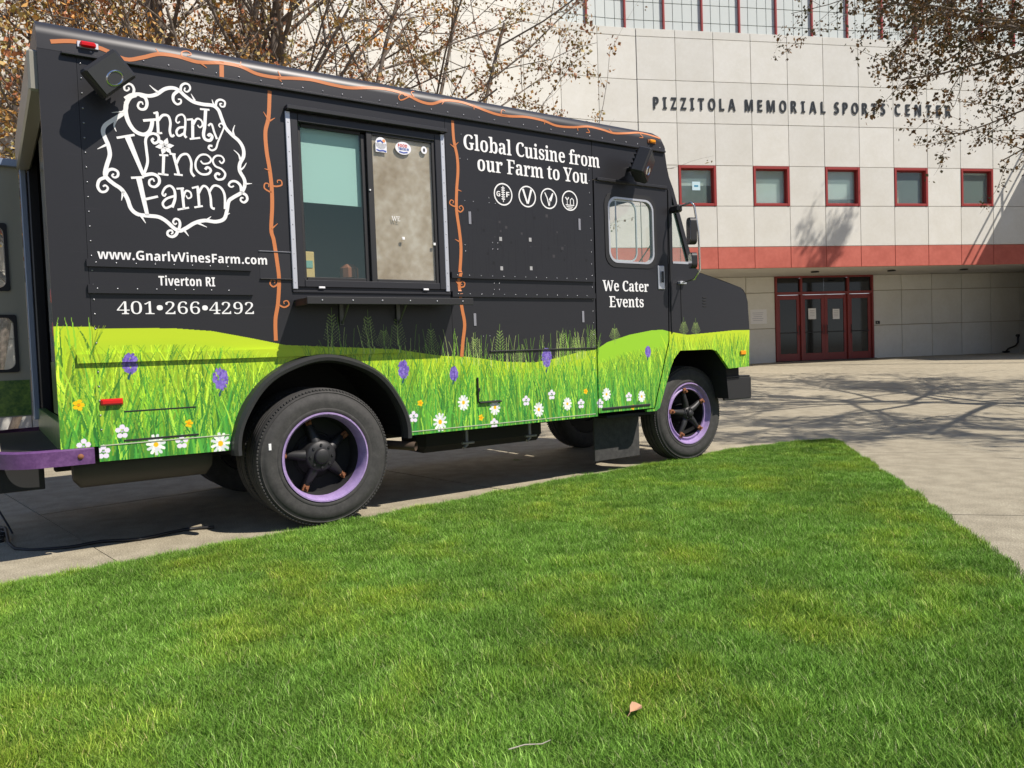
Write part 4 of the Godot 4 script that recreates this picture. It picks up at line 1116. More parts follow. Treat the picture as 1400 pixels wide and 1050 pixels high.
	for i in xs.size() - 1:
		for k in prof.size() - 1:
			var P := func(x: float, kk: int) -> Vector3:
				var drop := 0.0 if x < 3.55 else (0.02 if x < 3.62 else 0.07)
				return Vector3(x, maxf(3.052, prof[kk].y - drop * clampf((prof[kk].y - 3.06) / 0.1, 0.0, 1.0)), prof[kk].x)
			rf.smooth(P.call(xs[i], k), P.call(xs[i + 1], k), P.call(xs[i + 1], k + 1), pn[k], pn[k], pn[k + 1])
			rf.smooth(P.call(xs[i], k), P.call(xs[i + 1], k + 1), P.call(xs[i], k + 1), pn[k], pn[k + 1], pn[k + 1])
	put("roof", rf.done(), M.cove, T)
	var cap := PackedVector2Array()
	for q in prof: cap.append(Vector2(q.x, q.y))
	for x in [-1.5, 3.63]:
		var cb := MB.new()
		var poly := PackedVector2Array()
		for q in cap: poly.append(Vector2(q.x, q.y - (0.07 * clampf((q.y - 3.06) / 0.1, 0.0, 1.0) if x > 0 else 0.0)))
		var t := Geometry2D.triangulate_polygon(poly)
		for k in range(0, t.size(), 3):
			cb.tri(Vector3(x, poly[t[k]].y, poly[t[k]].x), Vector3(x, poly[t[k + 1]].y, poly[t[k + 1]].x), Vector3(x, poly[t[k + 2]].y, poly[t[k + 2]].x))
		put("roof_end", cb.done(), M.black, T)
	bx("roof_seam", Vector3(1.05, 3.238, -0.13), Vector3(5.1, 0.012, 0.02), M.trim, T)
	bx("gutter", Vector3(1.12, 3.042, 0.014), Vector3(5.0, 0.018, 0.028), M.black, T)

	# far side, rear, floor, bulkhead, cab shell
	plates("far_side", [rect(-1.5, 0.6, 2.7, 3.05), rect(2.7, 0.6, 3.6, 1.95), rect(2.7, 2.6, 3.63, 3.05), rect(2.7, 1.95, 2.85, 2.6), v2s([[3.6, 0.97], [3.77, 1.14], [4.25, 1.14], [4.48, 0.94], [4.81, 0.95], [4.8, 1.62], [4.7, 1.77], [4.08, 1.907], [3.99, 1.985], [3.6, 1.95]])], -W, -W + 0.03, M.black, T)
	plates("far_window", [rect(2.85, 1.95, 3.62, 2.6)], -W + 0.01, -W + 0.015, M.cab_glass, T)
	plates("far_pillar", [v2s([[3.93, 1.97], [3.99, 1.985], [3.735, 2.70], [3.63, 2.70]])], -W, -W + 0.04, M.black, T)
	var fl := MB.new()
	fl.box(Vector3(-1.0, 0.66, -W * 0.5), Vector3(0.98, 0.06, W - 0.08)); fl.box(Vector3(1.76, 0.66, -W * 0.5), Vector3(1.84, 0.06, W - 0.08)); fl.box(Vector3(0.16, 0.66, -W * 0.5), Vector3(1.3, 0.06, 0.8))
	put("floor", fl.done(), M.chassis, T)
	bx("cab_floor", Vector3(3.05, 0.66, -W * 0.5), Vector3(0.74, 0.06, W - 0.08), M.chassis, T)
	bx("bulkhead", Vector3(2.67, 1.86, -W * 0.5), Vector3(0.03, 2.36, W - 0.08), M.room, T)
	var fire := MB.new()
	fire.quad(Vector3(3.45, 0.69, -0.035), Vector3(3.80, 1.97, -0.035), Vector3(3.80, 1.97, -W + 0.035), Vector3(3.45, 0.69, -W + 0.035))
	put("firewall", fire.done(), M.chassis, T)
	# seat and steering wheel seen through the cab
	var st := MB.new(); st.tube(ring_points(Vector3(3.52, 1.62, -1.75), 0.21, Vector3(0.75, 0.66, 0)), ring_r(25, 0.014), 6, false)
	put("steering_wheel", st.done(), M.trim, T)
	var seat := MB.new(); seat.box(Vector3(2.95, 1.15, -1.75), Vector3(0.46, 0.14, 0.5), 0.04); seat.box(Vector3(2.76, 1.5, -1.75), Vector3(0.12, 0.62, 0.48), 0.04); seat.box(Vector3(2.95, 0.88, -1.75), Vector3(0.3, 0.42, 0.3), 0.02)
	put("driver_seat", seat.done(), M.trim, T)
	# windshield
	var ws := MB.new()
	ws.quad(Vector3(3.975, 1.985, -0.04), Vector3(3.722, 2.70, -0.04), Vector3(3.722, 2.70, -W + 0.04), Vector3(3.975, 1.985, -W + 0.04))
	put("windshield", ws.done(), M.cab_glass, T)
	var wp := MB.new()
	wp.tube([Vector3(3.99, 1.96, -W * 0.5), Vector3(3.728, 2.71, -W * 0.5)], [0.022, 0.022], 6)
	wp.tube([Vector3(3.995, 1.98, -W * 0.5 + 0.25), Vector3(3.90, 2.28, -W * 0.5 + 0.7)], [0.008, 0.006], 5)
	put("windshield_post", wp.done(), M.trim, T)
	var hd := MB.new()
	hd.quad(Vector3(3.735, 2.69, -0.02), Vector3(3.635, 3.06, -0.02), Vector3(3.635, 3.06, -W + 0.02), Vector3(3.735, 2.69, -W + 0.02))
	put("front_header", hd.done(), M.black, T)
	# hood
	var hp := [Vector2(3.98, 1.97), Vector2(4.08, 1.909), Vector2(4.40, 1.842), Vector2(4.68, 1.776), Vector2(4.735, 1.75), Vector2(4.775, 1.70), Vector2(4.802, 1.62), Vector2(4.815, 1.33), Vector2(4.80, 0.945), Vector2(4.5, 0.935)]
	var hm := MB.new()
	for k in hp.size() - 1:
		hm.quad(Vector3(hp[k].x, hp[k].y, 0.0), Vector3(hp[k + 1].x, hp[k + 1].y, 0.0), Vector3(hp[k + 1].x, hp[k + 1].y, -W), Vector3(hp[k].x, hp[k].y, -W))
	put("hood", hm.done(), M.black, T)
	bx("grille", Vector3(4.822, 1.40, -W * 0.5), Vector3(0.02, 0.35, 1.2), M.trim, T)
	for k in 4:
		bx("hood_vent", Vector3(4.132, 1.66 - k * 0.029, 0.002), Vector3(0.05, 0.011, 0.006), M.chassis, T, 0.002)
	bx("hood_vent_panel_edge", Vector3(3.80, 1.62, 0.002), Vector3(0.008, 0.42, 0.006), M.trim, T, 0.001)
	bx("side_marker", Vector3(4.70, 1.092, 0.008), Vector3(0.085, 0.042, 0.018), M.lens_amber, T, 0.006)
	# wheel wells
	var wl := MB.new()
	for k in 24:
		var a0 := PI * k / 24.0; var a1 := PI * (k + 1) / 24.0
		var p0 := Vector3(0.14 + cos(a0) * 0.65, 0.56 + sin(a0) * 0.66, 0); var p1 := Vector3(0.14 + cos(a1) * 0.65, 0.56 + sin(a1) * 0.66, 0)
		wl.quad(p0 + Vector3(0, 0, -0.03), p1 + Vector3(0, 0, -0.03), p1 + Vector3(0, 0, -0.74), p0 + Vector3(0, 0, -0.74))
		wl.tri(p0 + Vector3(0, 0, -0.74), p1 + Vector3(0, 0, -0.74), Vector3(0.14, 0.56, -0.74))
	put("rear_wheel_well", wl.done(), M.chassis, T)
	var fw := MB.new()
	fw.quad(Vector3(3.5, 1.17, -0.03), Vector3(4.45, 1.17, -0.03), Vector3(4.45, 1.17, -0.9), Vector3(3.5, 1.17, -0.9))
	fw.quad(Vector3(3.4, 0.5, -0.9), Vector3(3.4, 1.2, -0.9), Vector3(4.7, 1.2, -0.9), Vector3(4.7, 0.5, -0.9))
	fw.quad(Vector3(4.5, 0.62, -0.03), Vector3(4.44, 1.2, -0.03), Vector3(4.44, 1.2, -0.95), Vector3(4.5, 0.62, -0.95))
	fw.quad(Vector3(3.44, 0.6, -0.03), Vector3(3.64, 1.2, -0.03), Vector3(3.64, 1.2, -0.95), Vector3(3.44, 0.6, -0.95))
	put("front_wheel_well", fw.done(), M.chassis, T)
	# rubber flare over the rear wheel
	var ar := MB.new()
	var fp := [Vector2(0.665, 0.0), Vector2(0.655, 0.05), Vector2(0.635, 0.078), Vector2(0.612, 0.072), Vector2(0.598, 0.02), Vector2(0.60, -0.02)]
	for k in 48:
		var a0 := -0.02 + (PI + 0.04) * k / 48.0; var a1 := -0.02 + (PI + 0.04) * (k + 1) / 48.0
		for j in fp.size() - 1:
			var F := func(a: float, q: Vector2) -> Vector3:
				var wob := 1.0 + 0.006 * sin(a * 9.0) * clampf(q.y * 20.0, 0.0, 1.0)
				return Vector3(0.14 + cos(a) * q.x * wob, 0.575 + sin(a) * q.x * 0.97 * wob, q.y)
			var A: Vector3 = F.call(a0, fp[j]); var Bq: Vector3 = F.call(a1, fp[j]); var C: Vector3 = F.call(a1, fp[j + 1]); var D: Vector3 = F.call(a0, fp[j + 1])
			ar.quad(A, Bq, C, D)
	put("fender_flare", ar.done(), mat(lin(0.03, 0.03, 0.032), 0.45), T)
	# wheels
	wheel("rear_wheel", T, Vector3(0.11, 0.488, 0.06), true, deg_to_rad(175))
	wheel("inner_rear_wheel", T, Vector3(0.11, 0.488, -0.24), true, 0.0)
	wheel("front_wheel", T, Vector3(4.11, 0.488, -0.215), false, deg_to_rad(100))
	wheel("far_rear_wheel", T, Vector3(0.11, 0.488, -W - 0.06), true, 0.4, true)
	wheel("far_inner_rear_wheel", T, Vector3(0.11, 0.488, -W + 0.24), true, 0.4, true)
	wheel("far_front_wheel", T, Vector3(4.11, 0.488, -W + 0.215), false, 0.2, true)
	var wt := MB.new(); wt.box(Vector3(-0.285, 0.60, 0.068), Vector3(0.018, 0.045, 0.004), 0.001)
	put("tyre_label", wt.done(), M.vinyl, T)
	# chassis
	var ch := MB.new()
	for z in [-0.72, -W + 0.72]:
		ch.box(Vector3(1.6, 0.56, z), Vector3(6.2, 0.14, 0.08), 0.01)
	for x in [0.11, 4.11]:
		ch.tube([Vector3(x, 0.488, -0.45), Vector3(x, 0.488, -W + 0.45)], [0.07, 0.07], 10)
	ch.lathe([Vector2(0, -0.2), Vector2(0.14, -0.16), Vector2(0.19, 0.0), Vector2(0.14, 0.16), Vector2(0, 0.2)], 16, Transform3D(Basis(), Vector3(0.11, 0.488, -W * 0.5)))
	put("chassis_frame", ch.done(), M.chassis, T)
	var tk := MB.new(); tk.tube([Vector3(-1.42, 0.54, -0.36), Vector3(-1.38, 0.54, -0.36), Vector3(-0.62, 0.54, -0.36), Vector3(-0.58, 0.54, -0.36)], [0.08, 0.13, 0.13, 0.08], 16)
	put("rear_tank", tk.done(), mat(lin(0.05, 0.045, 0.04), 0.6), T)
	var t2 := MB.new(); t2.box(Vector3(1.75, 0.47, -0.62), Vector3(1.3, 0.22, 0.4), 0.06)
	put("fuel_tank", t2.done(), M.chassis, T)
	for x in [1.45, 2.1]:
		var br := MB.new(); br.tube([Vector3(x, 0.58, -0.25), Vector3(x, 0.42, -0.25), Vector3(x - 0.05, 0.40, -0.22)], [0.018, 0.018, 0.012], 6); br.box(Vector3(x, 0.44, -0.23), Vector3(0.12, 0.02, 0.03), 0.004)
		put("pipe_valve", br.done(), mat(lin(0.2, 0.2, 0.2), 0.4, 0.5), T)
	var ex := MB.new(); ex.tube([Vector3(0.6, 0.53, -0.6), Vector3(0.7, 0.50, -0.2), Vector3(0.86, 0.485, -0.02)], [0.035, 0.035, 0.035], 12, false); ex.lathe([Vector2(0.0, 0), Vector2(0.03, 0)], 12, Transform3D(Basis(Vector3.UP, 0.7), Vector3(0.84, 0.487, -0.04)))
	put("exhaust_pipe", ex.done(), mat(lin(0.10, 0.07, 0.05), 0.7, 0.3), T)
	bx("mud_flap", Vector3(3.15, 0.34, -0.27), Vector3(0.58, 0.44, 0.02), M.rubber, T)
	bx("side_step", Vector3(3.15, 0.555, -0.2), Vector3(0.62, 0.03, 0.3), M.chassis, T)
	# front bumper
	var fb := MB.new(); fb.box(Vector3(4.72, 0.715, -0.11), Vector3(0.42, 0.235, 0.03), 0.008); fb.box(Vector3(4.93, 0.715, -W * 0.5), Vector3(0.05, 0.235, W - 0.19), 0.012); fb.box(Vector3(4.72, 0.84, -0.17), Vector3(0.42, 0.02, 0.15), 0.004)
	put("front_bumper", fb.done(), M.trim, T)
	bx("bumper_bracket", Vector3(4.62, 0.89, -0.16), Vector3(0.3, 0.09, 0.1), M.chassis, T)

	# service window
	var SW := Node3D.new(); SW.name = "service_window"; T.add_child(SW, true)
	var wf := MB.new()
	wf.box(Vector3(0.005, 2.29, -0.012), Vector3(0.05, 1.2, 0.06), 0.004); wf.box(Vector3(1.135, 2.29, -0.012), Vector3(0.05, 1.2, 0.06), 0.004)
	wf.box(Vector3(0.57, 2.862, -0.012), Vector3(1.078, 0.055, 0.058), 0.004); wf.box(Vector3(0.57, 1.715, -0.012), Vector3(1.078, 0.05, 0.058), 0.004)
	put("window_frame", wf.done(), M.black, SW)
	var sa := MB.new()
	sa.box(Vector3(0.045, 2.28, -0.03), Vector3(0.03, 1.08, 0.02), 0.003); sa.box(Vector3(0.528, 2.28, -0.03), Vector3(0.035, 1.08, 0.02), 0.003)
	sa.box(Vector3(0.286, 2.822, -0.03), Vector3(0.448, 0.025, 0.019), 0.003); sa.box(Vector3(0.286, 1.752, -0.03), Vector3(0.448, 0.025, 0.019), 0.003)
	put("left_sash", sa.done(), M.trim, SW)
	var sb := MB.new()
	sb.box(Vector3(0.567, 2.285, -0.005), Vector3(0.045, 1.10, 0.02), 0.003); sb.box(Vector3(1.098, 2.285, -0.005), Vector3(0.026, 1.10, 0.02), 0.003)
	sb.box(Vector3(0.837, 2.828, -0.005), Vector3(0.494, 0.025, 0.019), 0.003); sb.box(Vector3(0.837, 1.745, -0.005), Vector3(0.494, 0.03, 0.019), 0.003)
	put("right_sash", sb.done(), M.trim, SW)
	bx("left_pane", Vector3(0.286, 2.287, -0.031), Vector3(0.45, 1.05, 0.005), M.truck_glass, SW, 0.0)
	bx("right_pane", Vector3(0.837, 2.287, -0.006), Vector3(0.5, 1.06, 0.005), glass(lin(0.4, 0.42, 0.38), 0.05), SW, 0.0)
	bx("mint_shade", Vector3(0.28, 2.57, -0.07), Vector3(0.47, 0.545, 0.006), M.mint, SW, 0.0)
	bx("brown_board", Vector3(0.84, 2.287, -0.022), Vector3(0.49, 1.06, 0.006), M.board, SW, 0.0)
	var inner := MB.new()
	inner.quad(Vector3(-0.9, 1.2, -1.1), Vector3(-0.9, 3.0, -1.1), Vector3(2.2, 3.0, -1.1), Vector3(2.2, 1.2, -1.1))
	inner.quad(Vector3(-0.9, 1.2, -0.04), Vector3(-0.9, 1.2, -1.1), Vector3(2.2, 1.2, -1.1), Vector3(2.2, 1.2, -0.04))
	put("kitchen_wall", inner.done(), M.room, SW)
	bx("carton", Vector3(0.085, 1.85, -0.11), Vector3(0.10, 0.2, 0.09), M.carton, SW)
	bx("carton_stripe", Vector3(0.085, 1.86, -0.062), Vector3(0.07, 0.05, 0.004), mat(lin(0.15, 0.35, 0.28), 0.7), SW, 0.0)
	bx("cooking_pot", Vector3(0.45, 1.82, -0.2), Vector3(0.12, 0.13, 0.12), M.rust, SW, 0.03)
	var al := MB.new()
	al.box(Vector3(-0.038, 2.285, 0.009), Vector3(0.034, 1.22, 0.018), 0.003); al.box(Vector3(1.178, 2.285, 0.009), Vector3(0.034, 1.22, 0.018), 0.003)
	put("aluminium_edge", al.done(), M.alu, SW)
	bx("header_ledge", Vector3(0.575, 2.915, 0.03), Vector3(1.26, 0.03, 0.06), M.black, SW)
	for x in [0.15, 0.98]:
		bx("sill_clip", Vector3(x, 1.688, 0.02), Vector3(0.045, 0.014, 0.012), M.vinyl, SW, 0.002)
	for q in [[0.555, 2.41, 0.012], [0.81, 2.07, 0.022], [1.075, 2.04, 0.02]]:
		bx("latch", Vector3(q[0], q[1], 0.01), Vector3(q[2], q[2], 0.01), M.vinyl, SW, 0.002)
	# stickers on the right pane
	var f0 := func(p: Vector2) -> Vector3: return Vector3(p.x, p.y, 0.0006)
	var f1 := func(p: Vector2) -> Vector3: return Vector3(p.x, p.y, 0.0018)
	var white := mat(lin(0.75, 0.76, 0.82), 0.5); var blue := mat(lin(0.04, 0.08, 0.35), 0.5); var red := mat(lin(0.6, 0.06, 0.04), 0.5); var orange := mat(lin(0.8, 0.3, 0.1), 0.5)
	var k1 := MB.new(); k1.disc(Vector2(0.663, 2.765), 0.0, 0.045, f0); k1.quad(f0.call(Vector2(0.618, 2.70)), f0.call(Vector2(0.618, 2.765)), f0.call(Vector2(0.708, 2.765)), f0.call(Vector2(0.708, 2.70)))
	var s1 := put("arched_sticker", k1.done(), white, SW)
	var k1b := MB.new(); k1b.ribbon(v2s([[0.632, 2.775], [0.66, 2.785], [0.68, 2.77]]), 0.016, 0.01, f1); k1b.ribbon(v2s([[0.624, 2.716], [0.65, 2.709], [0.68, 2.713], [0.703, 2.708]]), 0.010, 0.012, f1)
	put("blue_print", k1b.done(), blue, s1)
	var k1c := MB.new(); k1c.disc(Vector2(0.686, 2.785), 0.0, 0.012, f1, 12); put("orange_print", k1c.done(), orange, s1)
	var k2 := MB.new(); k2.disc(Vector2(0.845, 2.75), 0.0, 0.066, f0, 32, 0.72)
	var s2 := put("oval_sticker", k2.done(), white, SW)
	lettering("food_print", "FOOD", "Droid Sans", 700, 0.802, 0.878, 2.757, 2.780, 0.0012, 0.0015, red, s2)
	lettering("trucks_print", "TRUCKS IN", "Droid Sans", 700, 0.805, 0.89, 2.735, 2.753, 0.0012, 0.0015, blue, s2)
	var k2b := MB.new(); k2b.ribbon(v2s([[0.81, 2.722], [0.845, 2.716], [0.88, 2.722]]), 0.01, 0.01, f1); put("blue_print", k2b.done(), blue, s2)
	var k3 := MB.new(); k3.disc(Vector2(1.022, 2.757), 0.0, 0.026, f0, 20, 1.1)
	var s3 := put("round_sticker", k3.done(), white, SW)
	var k3b := MB.new(); k3b.disc(Vector2(1.022, 2.757), 0.0, 0.009, f1, 10, 1.7); put("black_print", k3b.done(), M.trim, s3)
	lettering("small_sign_print", "WE", "Droid Serif", 400, 0.725, 0.795, 2.20, 2.235, -0.002, 0.0015, M.vinyl, SW)
	# serving shelf
	var SH := Node3D.new(); SH.name = "serving_shelf"; T.add_child(SH, true)
	bx("board", Vector3(0.595, 1.592, 0.13), Vector3(1.29, 0.018, 0.27), M.trim, SH)
	bx("front_lip", Vector3(0.595, 1.577, 0.272), Vector3(1.30, 0.05, 0.014), M.trim, SH, 0.003)
	bx("end_block", Vector3(-0.045, 1.574, 0.14), Vector3(0.012, 0.05, 0.24), M.trim, SH, 0.003)
	bx("wall_strip", Vector3(0.575, 1.66, 0.006), Vector3(1.26, 0.018, 0.012), M.black, SH, 0.003)
	for x in [0.29, 0.74]:
		var q := MB.new(); q.box(Vector3(x, 1.50, 0.012), Vector3(0.03, 0.16, 0.01), 0.002); q.box(Vector3(x, 1.579, 0.10), Vector3(0.03, 0.008, 0.19), 0.002)
		q.tube([Vector3(x, 1.43, 0.018), Vector3(x, 1.572, 0.16)], [0.008, 0.008], 6)
		put("bracket", q.done(), mat(lin(0.12, 0.12, 0.12), 0.4, 0.4), SH)
	# rub rails
	for q in [[-1.31, 1.790, -0.335, 1.835], [-1.31, 1.629, -0.33, 1.682], [1.215, 1.783, 2.685, 1.830], [1.215, 1.636, 2.688, 1.680], [-1.39, 1.208, 0.76, 1.262]]:
		plates("rub_rail", [rect(q[0], q[1], q[2], q[3])], 0.002, 0.022, M.side, T)
	bx("hatch_edge", Vector3(2.12, 1.195, 0.006), Vector3(1.13, 0.012, 0.012), M.trim, T, 0.003)
	bx("fuel_door", Vector3(-0.165, 1.835, 0.0), Vector3(0.22, 0.18, 0.003), M.black, T, 0.001)
	bx("fuel_door_hinge", Vector3(-0.165, 1.929, 0.004), Vector3(0.225, 0.006, 0.008), M.rivet, T, 0.001)
	bx("fuel_door_drip", Vector3(-0.165, 1.741, 0.008), Vector3(0.225, 0.008, 0.016), M.trim, T, 0.002)
	for x in [-0.94]:
		bx("hatch_slot", Vector3(x, 0.902, 0.001), Vector3(0.42, 0.008, 0.004), M.trim, T, 0.001)
		bx("hatch_slot", Vector3(x, 0.722, 0.001), Vector3(0.44, 0.012, 0.005), M.trim, T, 0.001)
	plates("gas_hatch", [rect(1.43, 0.795, 1.645, 0.99)], 0.002, 0.010, M.side, T)
	var gh := MB.new(); gh.box(Vector3(1.537, 0.785, 0.012), Vector3(0.215, 0.012, 0.024), 0.003); gh.box(Vector3(1.423, 0.89, 0.008), Vector3(0.012, 0.2, 0.016), 0.003); gh.box(Vector3(1.425, 0.89, 0.014), Vector3(0.02, 0.03, 0.02), 0.003)
	put("gas_hatch_edge", gh.done(), M.trim, T)
	plates("skirt_strip", [rect(0.80, 0.60, 2.10, 0.606), rect(2.11, 0.60, 2.66, 0.606), rect(-1.29, 0.70, -0.53, 0.706)], 0.001, 0.004, mat(lin(0.45, 0.5, 0.35), 0.5), T)
	for q in [[1.41, 2.267], [2.542, 2.287], [1.422, 1.455], [2.55, 1.475]]:
		bx("reflector_strip", Vector3(q[0], q[1], 0.003), Vector3(0.024, 0.1, 0.005), mat(lin(0.24, 0.24, 0.27), 0.3), T, 0.001)
	for q in [[1.70, 2.115], [2.0, 2.125], [1.70, 1.875], [2.0, 1.885]]:
		bx("bare_patch", Vector3(q[0], q[1], 0.0015), Vector3(0.026, 0.032, 0.002), mat(lin(0.36, 0.36, 0.36), 0.5), T, 0.0)
	# rivets
	var rv := MB.new()
	var rdome := func(x: float, y: float, z: float, s: float) -> void:
		rv.lathe([Vector2(0.0, 0.005 * s), Vector2(0.004 * s, 0.004 * s), Vector2(0.0065 * s, 0.0)], 6, Transform3D(Basis(), Vector3(x, y, z)))
	for k in 26: rdome.call(-1.28, 0.80 + k * 0.088, 0.001, 0.9)
	for k in 34: rdome.call(-1.22 + k * 0.145, 3.078, 0.0005, 1.0)
	for q in [[-1.31, -0.335, 1.814], [-1.31, -0.33, 1.657], [1.215, 2.685, 1.806], [1.215, 2.688, 1.658]]:
		var nn := int((q[1] - q[0]) / 0.11)
		for k in nn: rdome.call(q[0] + 0.05 + k * 0.11, q[2], 0.022, 0.9)
	for k in 6: rdome.call(0.05 + k * 0.22, 1.578, 0.279, 1.1)
	for k in 18: rdome.call(2.67, 1.0 + k * 0.105, 0.0005, 0.8)
	for k in 12: rdome.call(-0.038, 1.72 + k * 0.1, 0.018, 0.7)
	for k in 12: rdome.call(1.178, 1.72 + k * 0.1, 0.018, 0.7)
	for q in [[1.36, 2.92], [1.43, 2.92], [1.34, 2.73], [1.41, 2.73], [1.37, 2.40], [1.45, 2.40], [1.60, 2.44], [1.66, 2.44], [1.60, 2.40], [1.66, 2.40], [1.62, 2.08], [1.67, 2.08], [1.62, 2.03], [1.67, 2.03], [1.62, 1.75], [1.67, 1.75], [1.62, 1.70], [1.67, 1.70], [1.36, 2.05], [1.36, 2.0], [1.5, 1.32], [1.56, 1.32]]:
		rdome.call(q[0], q[1], 0.0005, 0.8)
	var rvo := put("rivets", rv.done(), M.rivet, T); rvo.set_meta("kind", "stuff")

	# lettering and drawings
	var flat := func(p: Vector2) -> Vector3: return Vector3(p.x, p.y, 0.0022)
	var LG := Node3D.new(); LG.name = "farm_logo"; T.add_child(LG, true)
	for k in LOGO_STROKES.size():
		var b := MB.new(); var sgm: Array = LOGO_STROKES[k]
		var lift := 0.0014 + 0.00025 * (k % 8)
		b.ribbon(curve(sgm), sgm[0], sgm[1], func(p: Vector2) -> Vector3: return Vector3(p.x, p.y, lift))
		put("vine_frame" if k == 0 else "brush_stroke", b.done(), M.vinyl, LG)
	var star := MB.new()
	for k in 6:
		var a := TAU * k / 6 + 0.2; var e := Vector2(cos(a), sin(a)); var s := Vector2(-e.y, e.x); var c := Vector2(-0.834, 2.563)
		star.tri(flat.call(c + e * 0.006 - s * 0.012), flat.call(c + e * 0.032 - s * 0.014), flat.call(c + e * 0.058))
		star.tri(flat.call(c + e * 0.006 + s * 0.012), flat.call(c + e * 0.058), flat.call(c + e * 0.032 + s * 0.014))
		star.tri(flat.call(c + e * 0.006 - s * 0.012), flat.call(c + e * 0.058), flat.call(c + e * 0.006 + s * 0.012))
	put("flower", star.done(), M.vinyl, LG)
	for k in VINE_STROKES.size():
		var b := MB.new(); var sgm: Array = VINE_STROKES[k]
		var lift := 0.0014 + 0.0003 * (k % 6)
		b.ribbon(curve(sgm), sgm[0], sgm[1], func(p: Vector2) -> Vector3: return Vector3(p.x, p.y, lift + (0.022 if (p.x > 1.21 and ((p.y > 1.783 and p.y < 1.830) or (p.y > 1.636 and p.y < 1.680))) else (0.001 if (p.x > -0.28 and p.x < -0.05 and p.y > 1.74 and p.y < 1.93) else 0.0))))
		put("orange_vine" if k < 2 else "orange_tendril", b.done(), M.orange, T)
	for k in ROOF_VINE_STROKES.size():
		var b := MB.new(); var sgm: Array = ROOF_VINE_STROKES[k]
		var lift := 0.002 + 0.0004 * (k % 5)
		b.ribbon(curve(sgm), sgm[0], sgm[1], func(p: Vector2) -> Vector3:
			var t := clampf((p.y - 3.135) / 0.10, 0.0, 0.98)
			return Vector3(p.x, p.y + lift * t, -0.10 * (1.0 - sqrt(1.0 - t * t)) + lift))
		put("roof_vine" if k == 0 else "roof_tendril", b.done(), M.orange, T)
	lettering("web_address", "www.GnarlyVinesFarm.com", "Droid Sans", 700, -1.248, -0.224, 1.818, 1.900, 0.0018, 0.002, M.vinyl, T)
	lettering("town_name", "Tiverton RI", "Droid Sans", 700, -0.913, -0.571, 1.682, 1.748, 0.0005, 0.002, M.vinyl, T)
	lettering("phone_number", "401•266•4292", "Droid Serif", 400, -1.159, -0.329, 1.503, 1.584, 0.0005, 0.002, M.vinyl, T)
	lettering("slogan", "Global Cuisine from", "Droid Serif", 700, 1.379, 2.799, 2.805, 2.936, 0.0005, 0.002, M.vinyl, T)
	lettering("slogan", "our Farm to You", "Droid Serif", 700, 1.502, 2.652, 2.650, 2.772, 0.0005, 0.002, M.vinyl, T)
	lettering("door_slogan", "We Cater", "Droid Serif", 700, 2.789, 3.363, 1.706, 1.804, 0.0025, 0.002, M.vinyl, T)
	lettering("door_slogan", "Events", "Droid Serif", 700, 2.863, 3.292, 1.560, 1.660, 0.0025, 0.002, M.vinyl, T)
	# four food badges
	for q in [[1.741, 2.482, 0.092], [1.985, 2.484, 0.090], [2.212, 2.486, 0.089], [2.442, 2.487, 0.088]]:
		var b := MB.new(); b.disc(Vector2(q[0], q[1]), q[2] - 0.011, q[2], flat, 36); put("badge_ring", b.done(), M.vinyl, T)
	lettering("badge_letter", "G", "Droid Sans", 700, 1.675, 1.711, 2.462, 2.505, 0.0005, 0.002, M.vinyl, T)
	lettering("badge_letter", "F", "Droid Sans", 700, 1.771, 1.803, 2.462, 2.505, 0.0005, 0.002, M.vinyl, T)
	var wh := MB.new()
	for k in 6:
		for s in [-1.0, 1.0]:
			wh.tri(flat.call(Vector2(1.741, 2.432 + k * 0.018)), flat.call(Vector2(1.741 + s * 0.02, 2.445 + k * 0.018)), flat.call(Vector2(1.741, 2.452 + k * 0.018)))
	wh.ribbon(v2s([[1.741, 2.42], [1.741, 2.55]]), 0.008, 0.008, flat)
	put("wheat_ear", wh.done(), M.vinyl, T)
	var vv := MB.new(); vv.ribbon(v2s([[1.942, 2.545], [1.985, 2.425]]), 0.02, 0.016, flat); vv.ribbon(v2s([[2.028, 2.545], [1.989, 2.425]]), 0.02, 0.016, func(p: Vector2) -> Vector3: return Vector3(p.x, p.y, 0.0030))
	put("badge_v", vv.done(), M.vinyl, T)
	var lf := MB.new(); lf.ribbon(v2s([[2.170, 2.535], [2.195, 2.49], [2.212, 2.425]]), 0.010, 0.010, flat); lf.ribbon(v2s([[2.216, 2.425], [2.222, 2.47], [2.235, 2.49]]), 0.008, 0.008, func(p: Vector2) -> Vector3: return Vector3(p.x, p.y, 0.0030))
	lf.ribbon(v2s([[2.222, 2.47], [2.238, 2.497], [2.256, 2.535]]), 0.03, 0.012, func(p: Vector2) -> Vector3: return Vector3(p.x, p.y, 0.0036))
	put("badge_leaf", lf.done(), M.vinyl, T)
	var fm := MB.new()
	fm.ribbon(v2s([[2.395, 2.448], [2.49, 2.448]]), 0.008, 0.008, flat); fm.ribbon(v2s([[2.405, 2.433], [2.475, 2.433]]), 0.007, 0.007, flat); fm.ribbon(v2s([[2.42, 2.42], [2.465, 2.42]]), 0.006, 0.006, flat)
	fm.ribbon(v2s([[2.413, 2.452], [2.413, 2.50]]), 0.006, 0.006, flat); fm.ribbon(v2s([[2.395, 2.515], [2.413, 2.492], [2.431, 2.515]]), 0.012, 0.012, flat)
	fm.ribbon(v2s([[2.448, 2.454], [2.448, 2.495], [2.466, 2.51], [2.484, 2.495], [2.484, 2.454]]), 0.008, 0.008, flat)
	put("badge_barn", fm.done(), M.vinyl, T)

	# lamps on the outside
	floodlight(T, Vector3(-1.155, 2.905, 0.17), Basis(Vector3.BACK, deg_to_rad(42)) * Basis(Vector3.RIGHT, deg_to_rad(12)), Vector3(0.235, 0.185, 0.09))
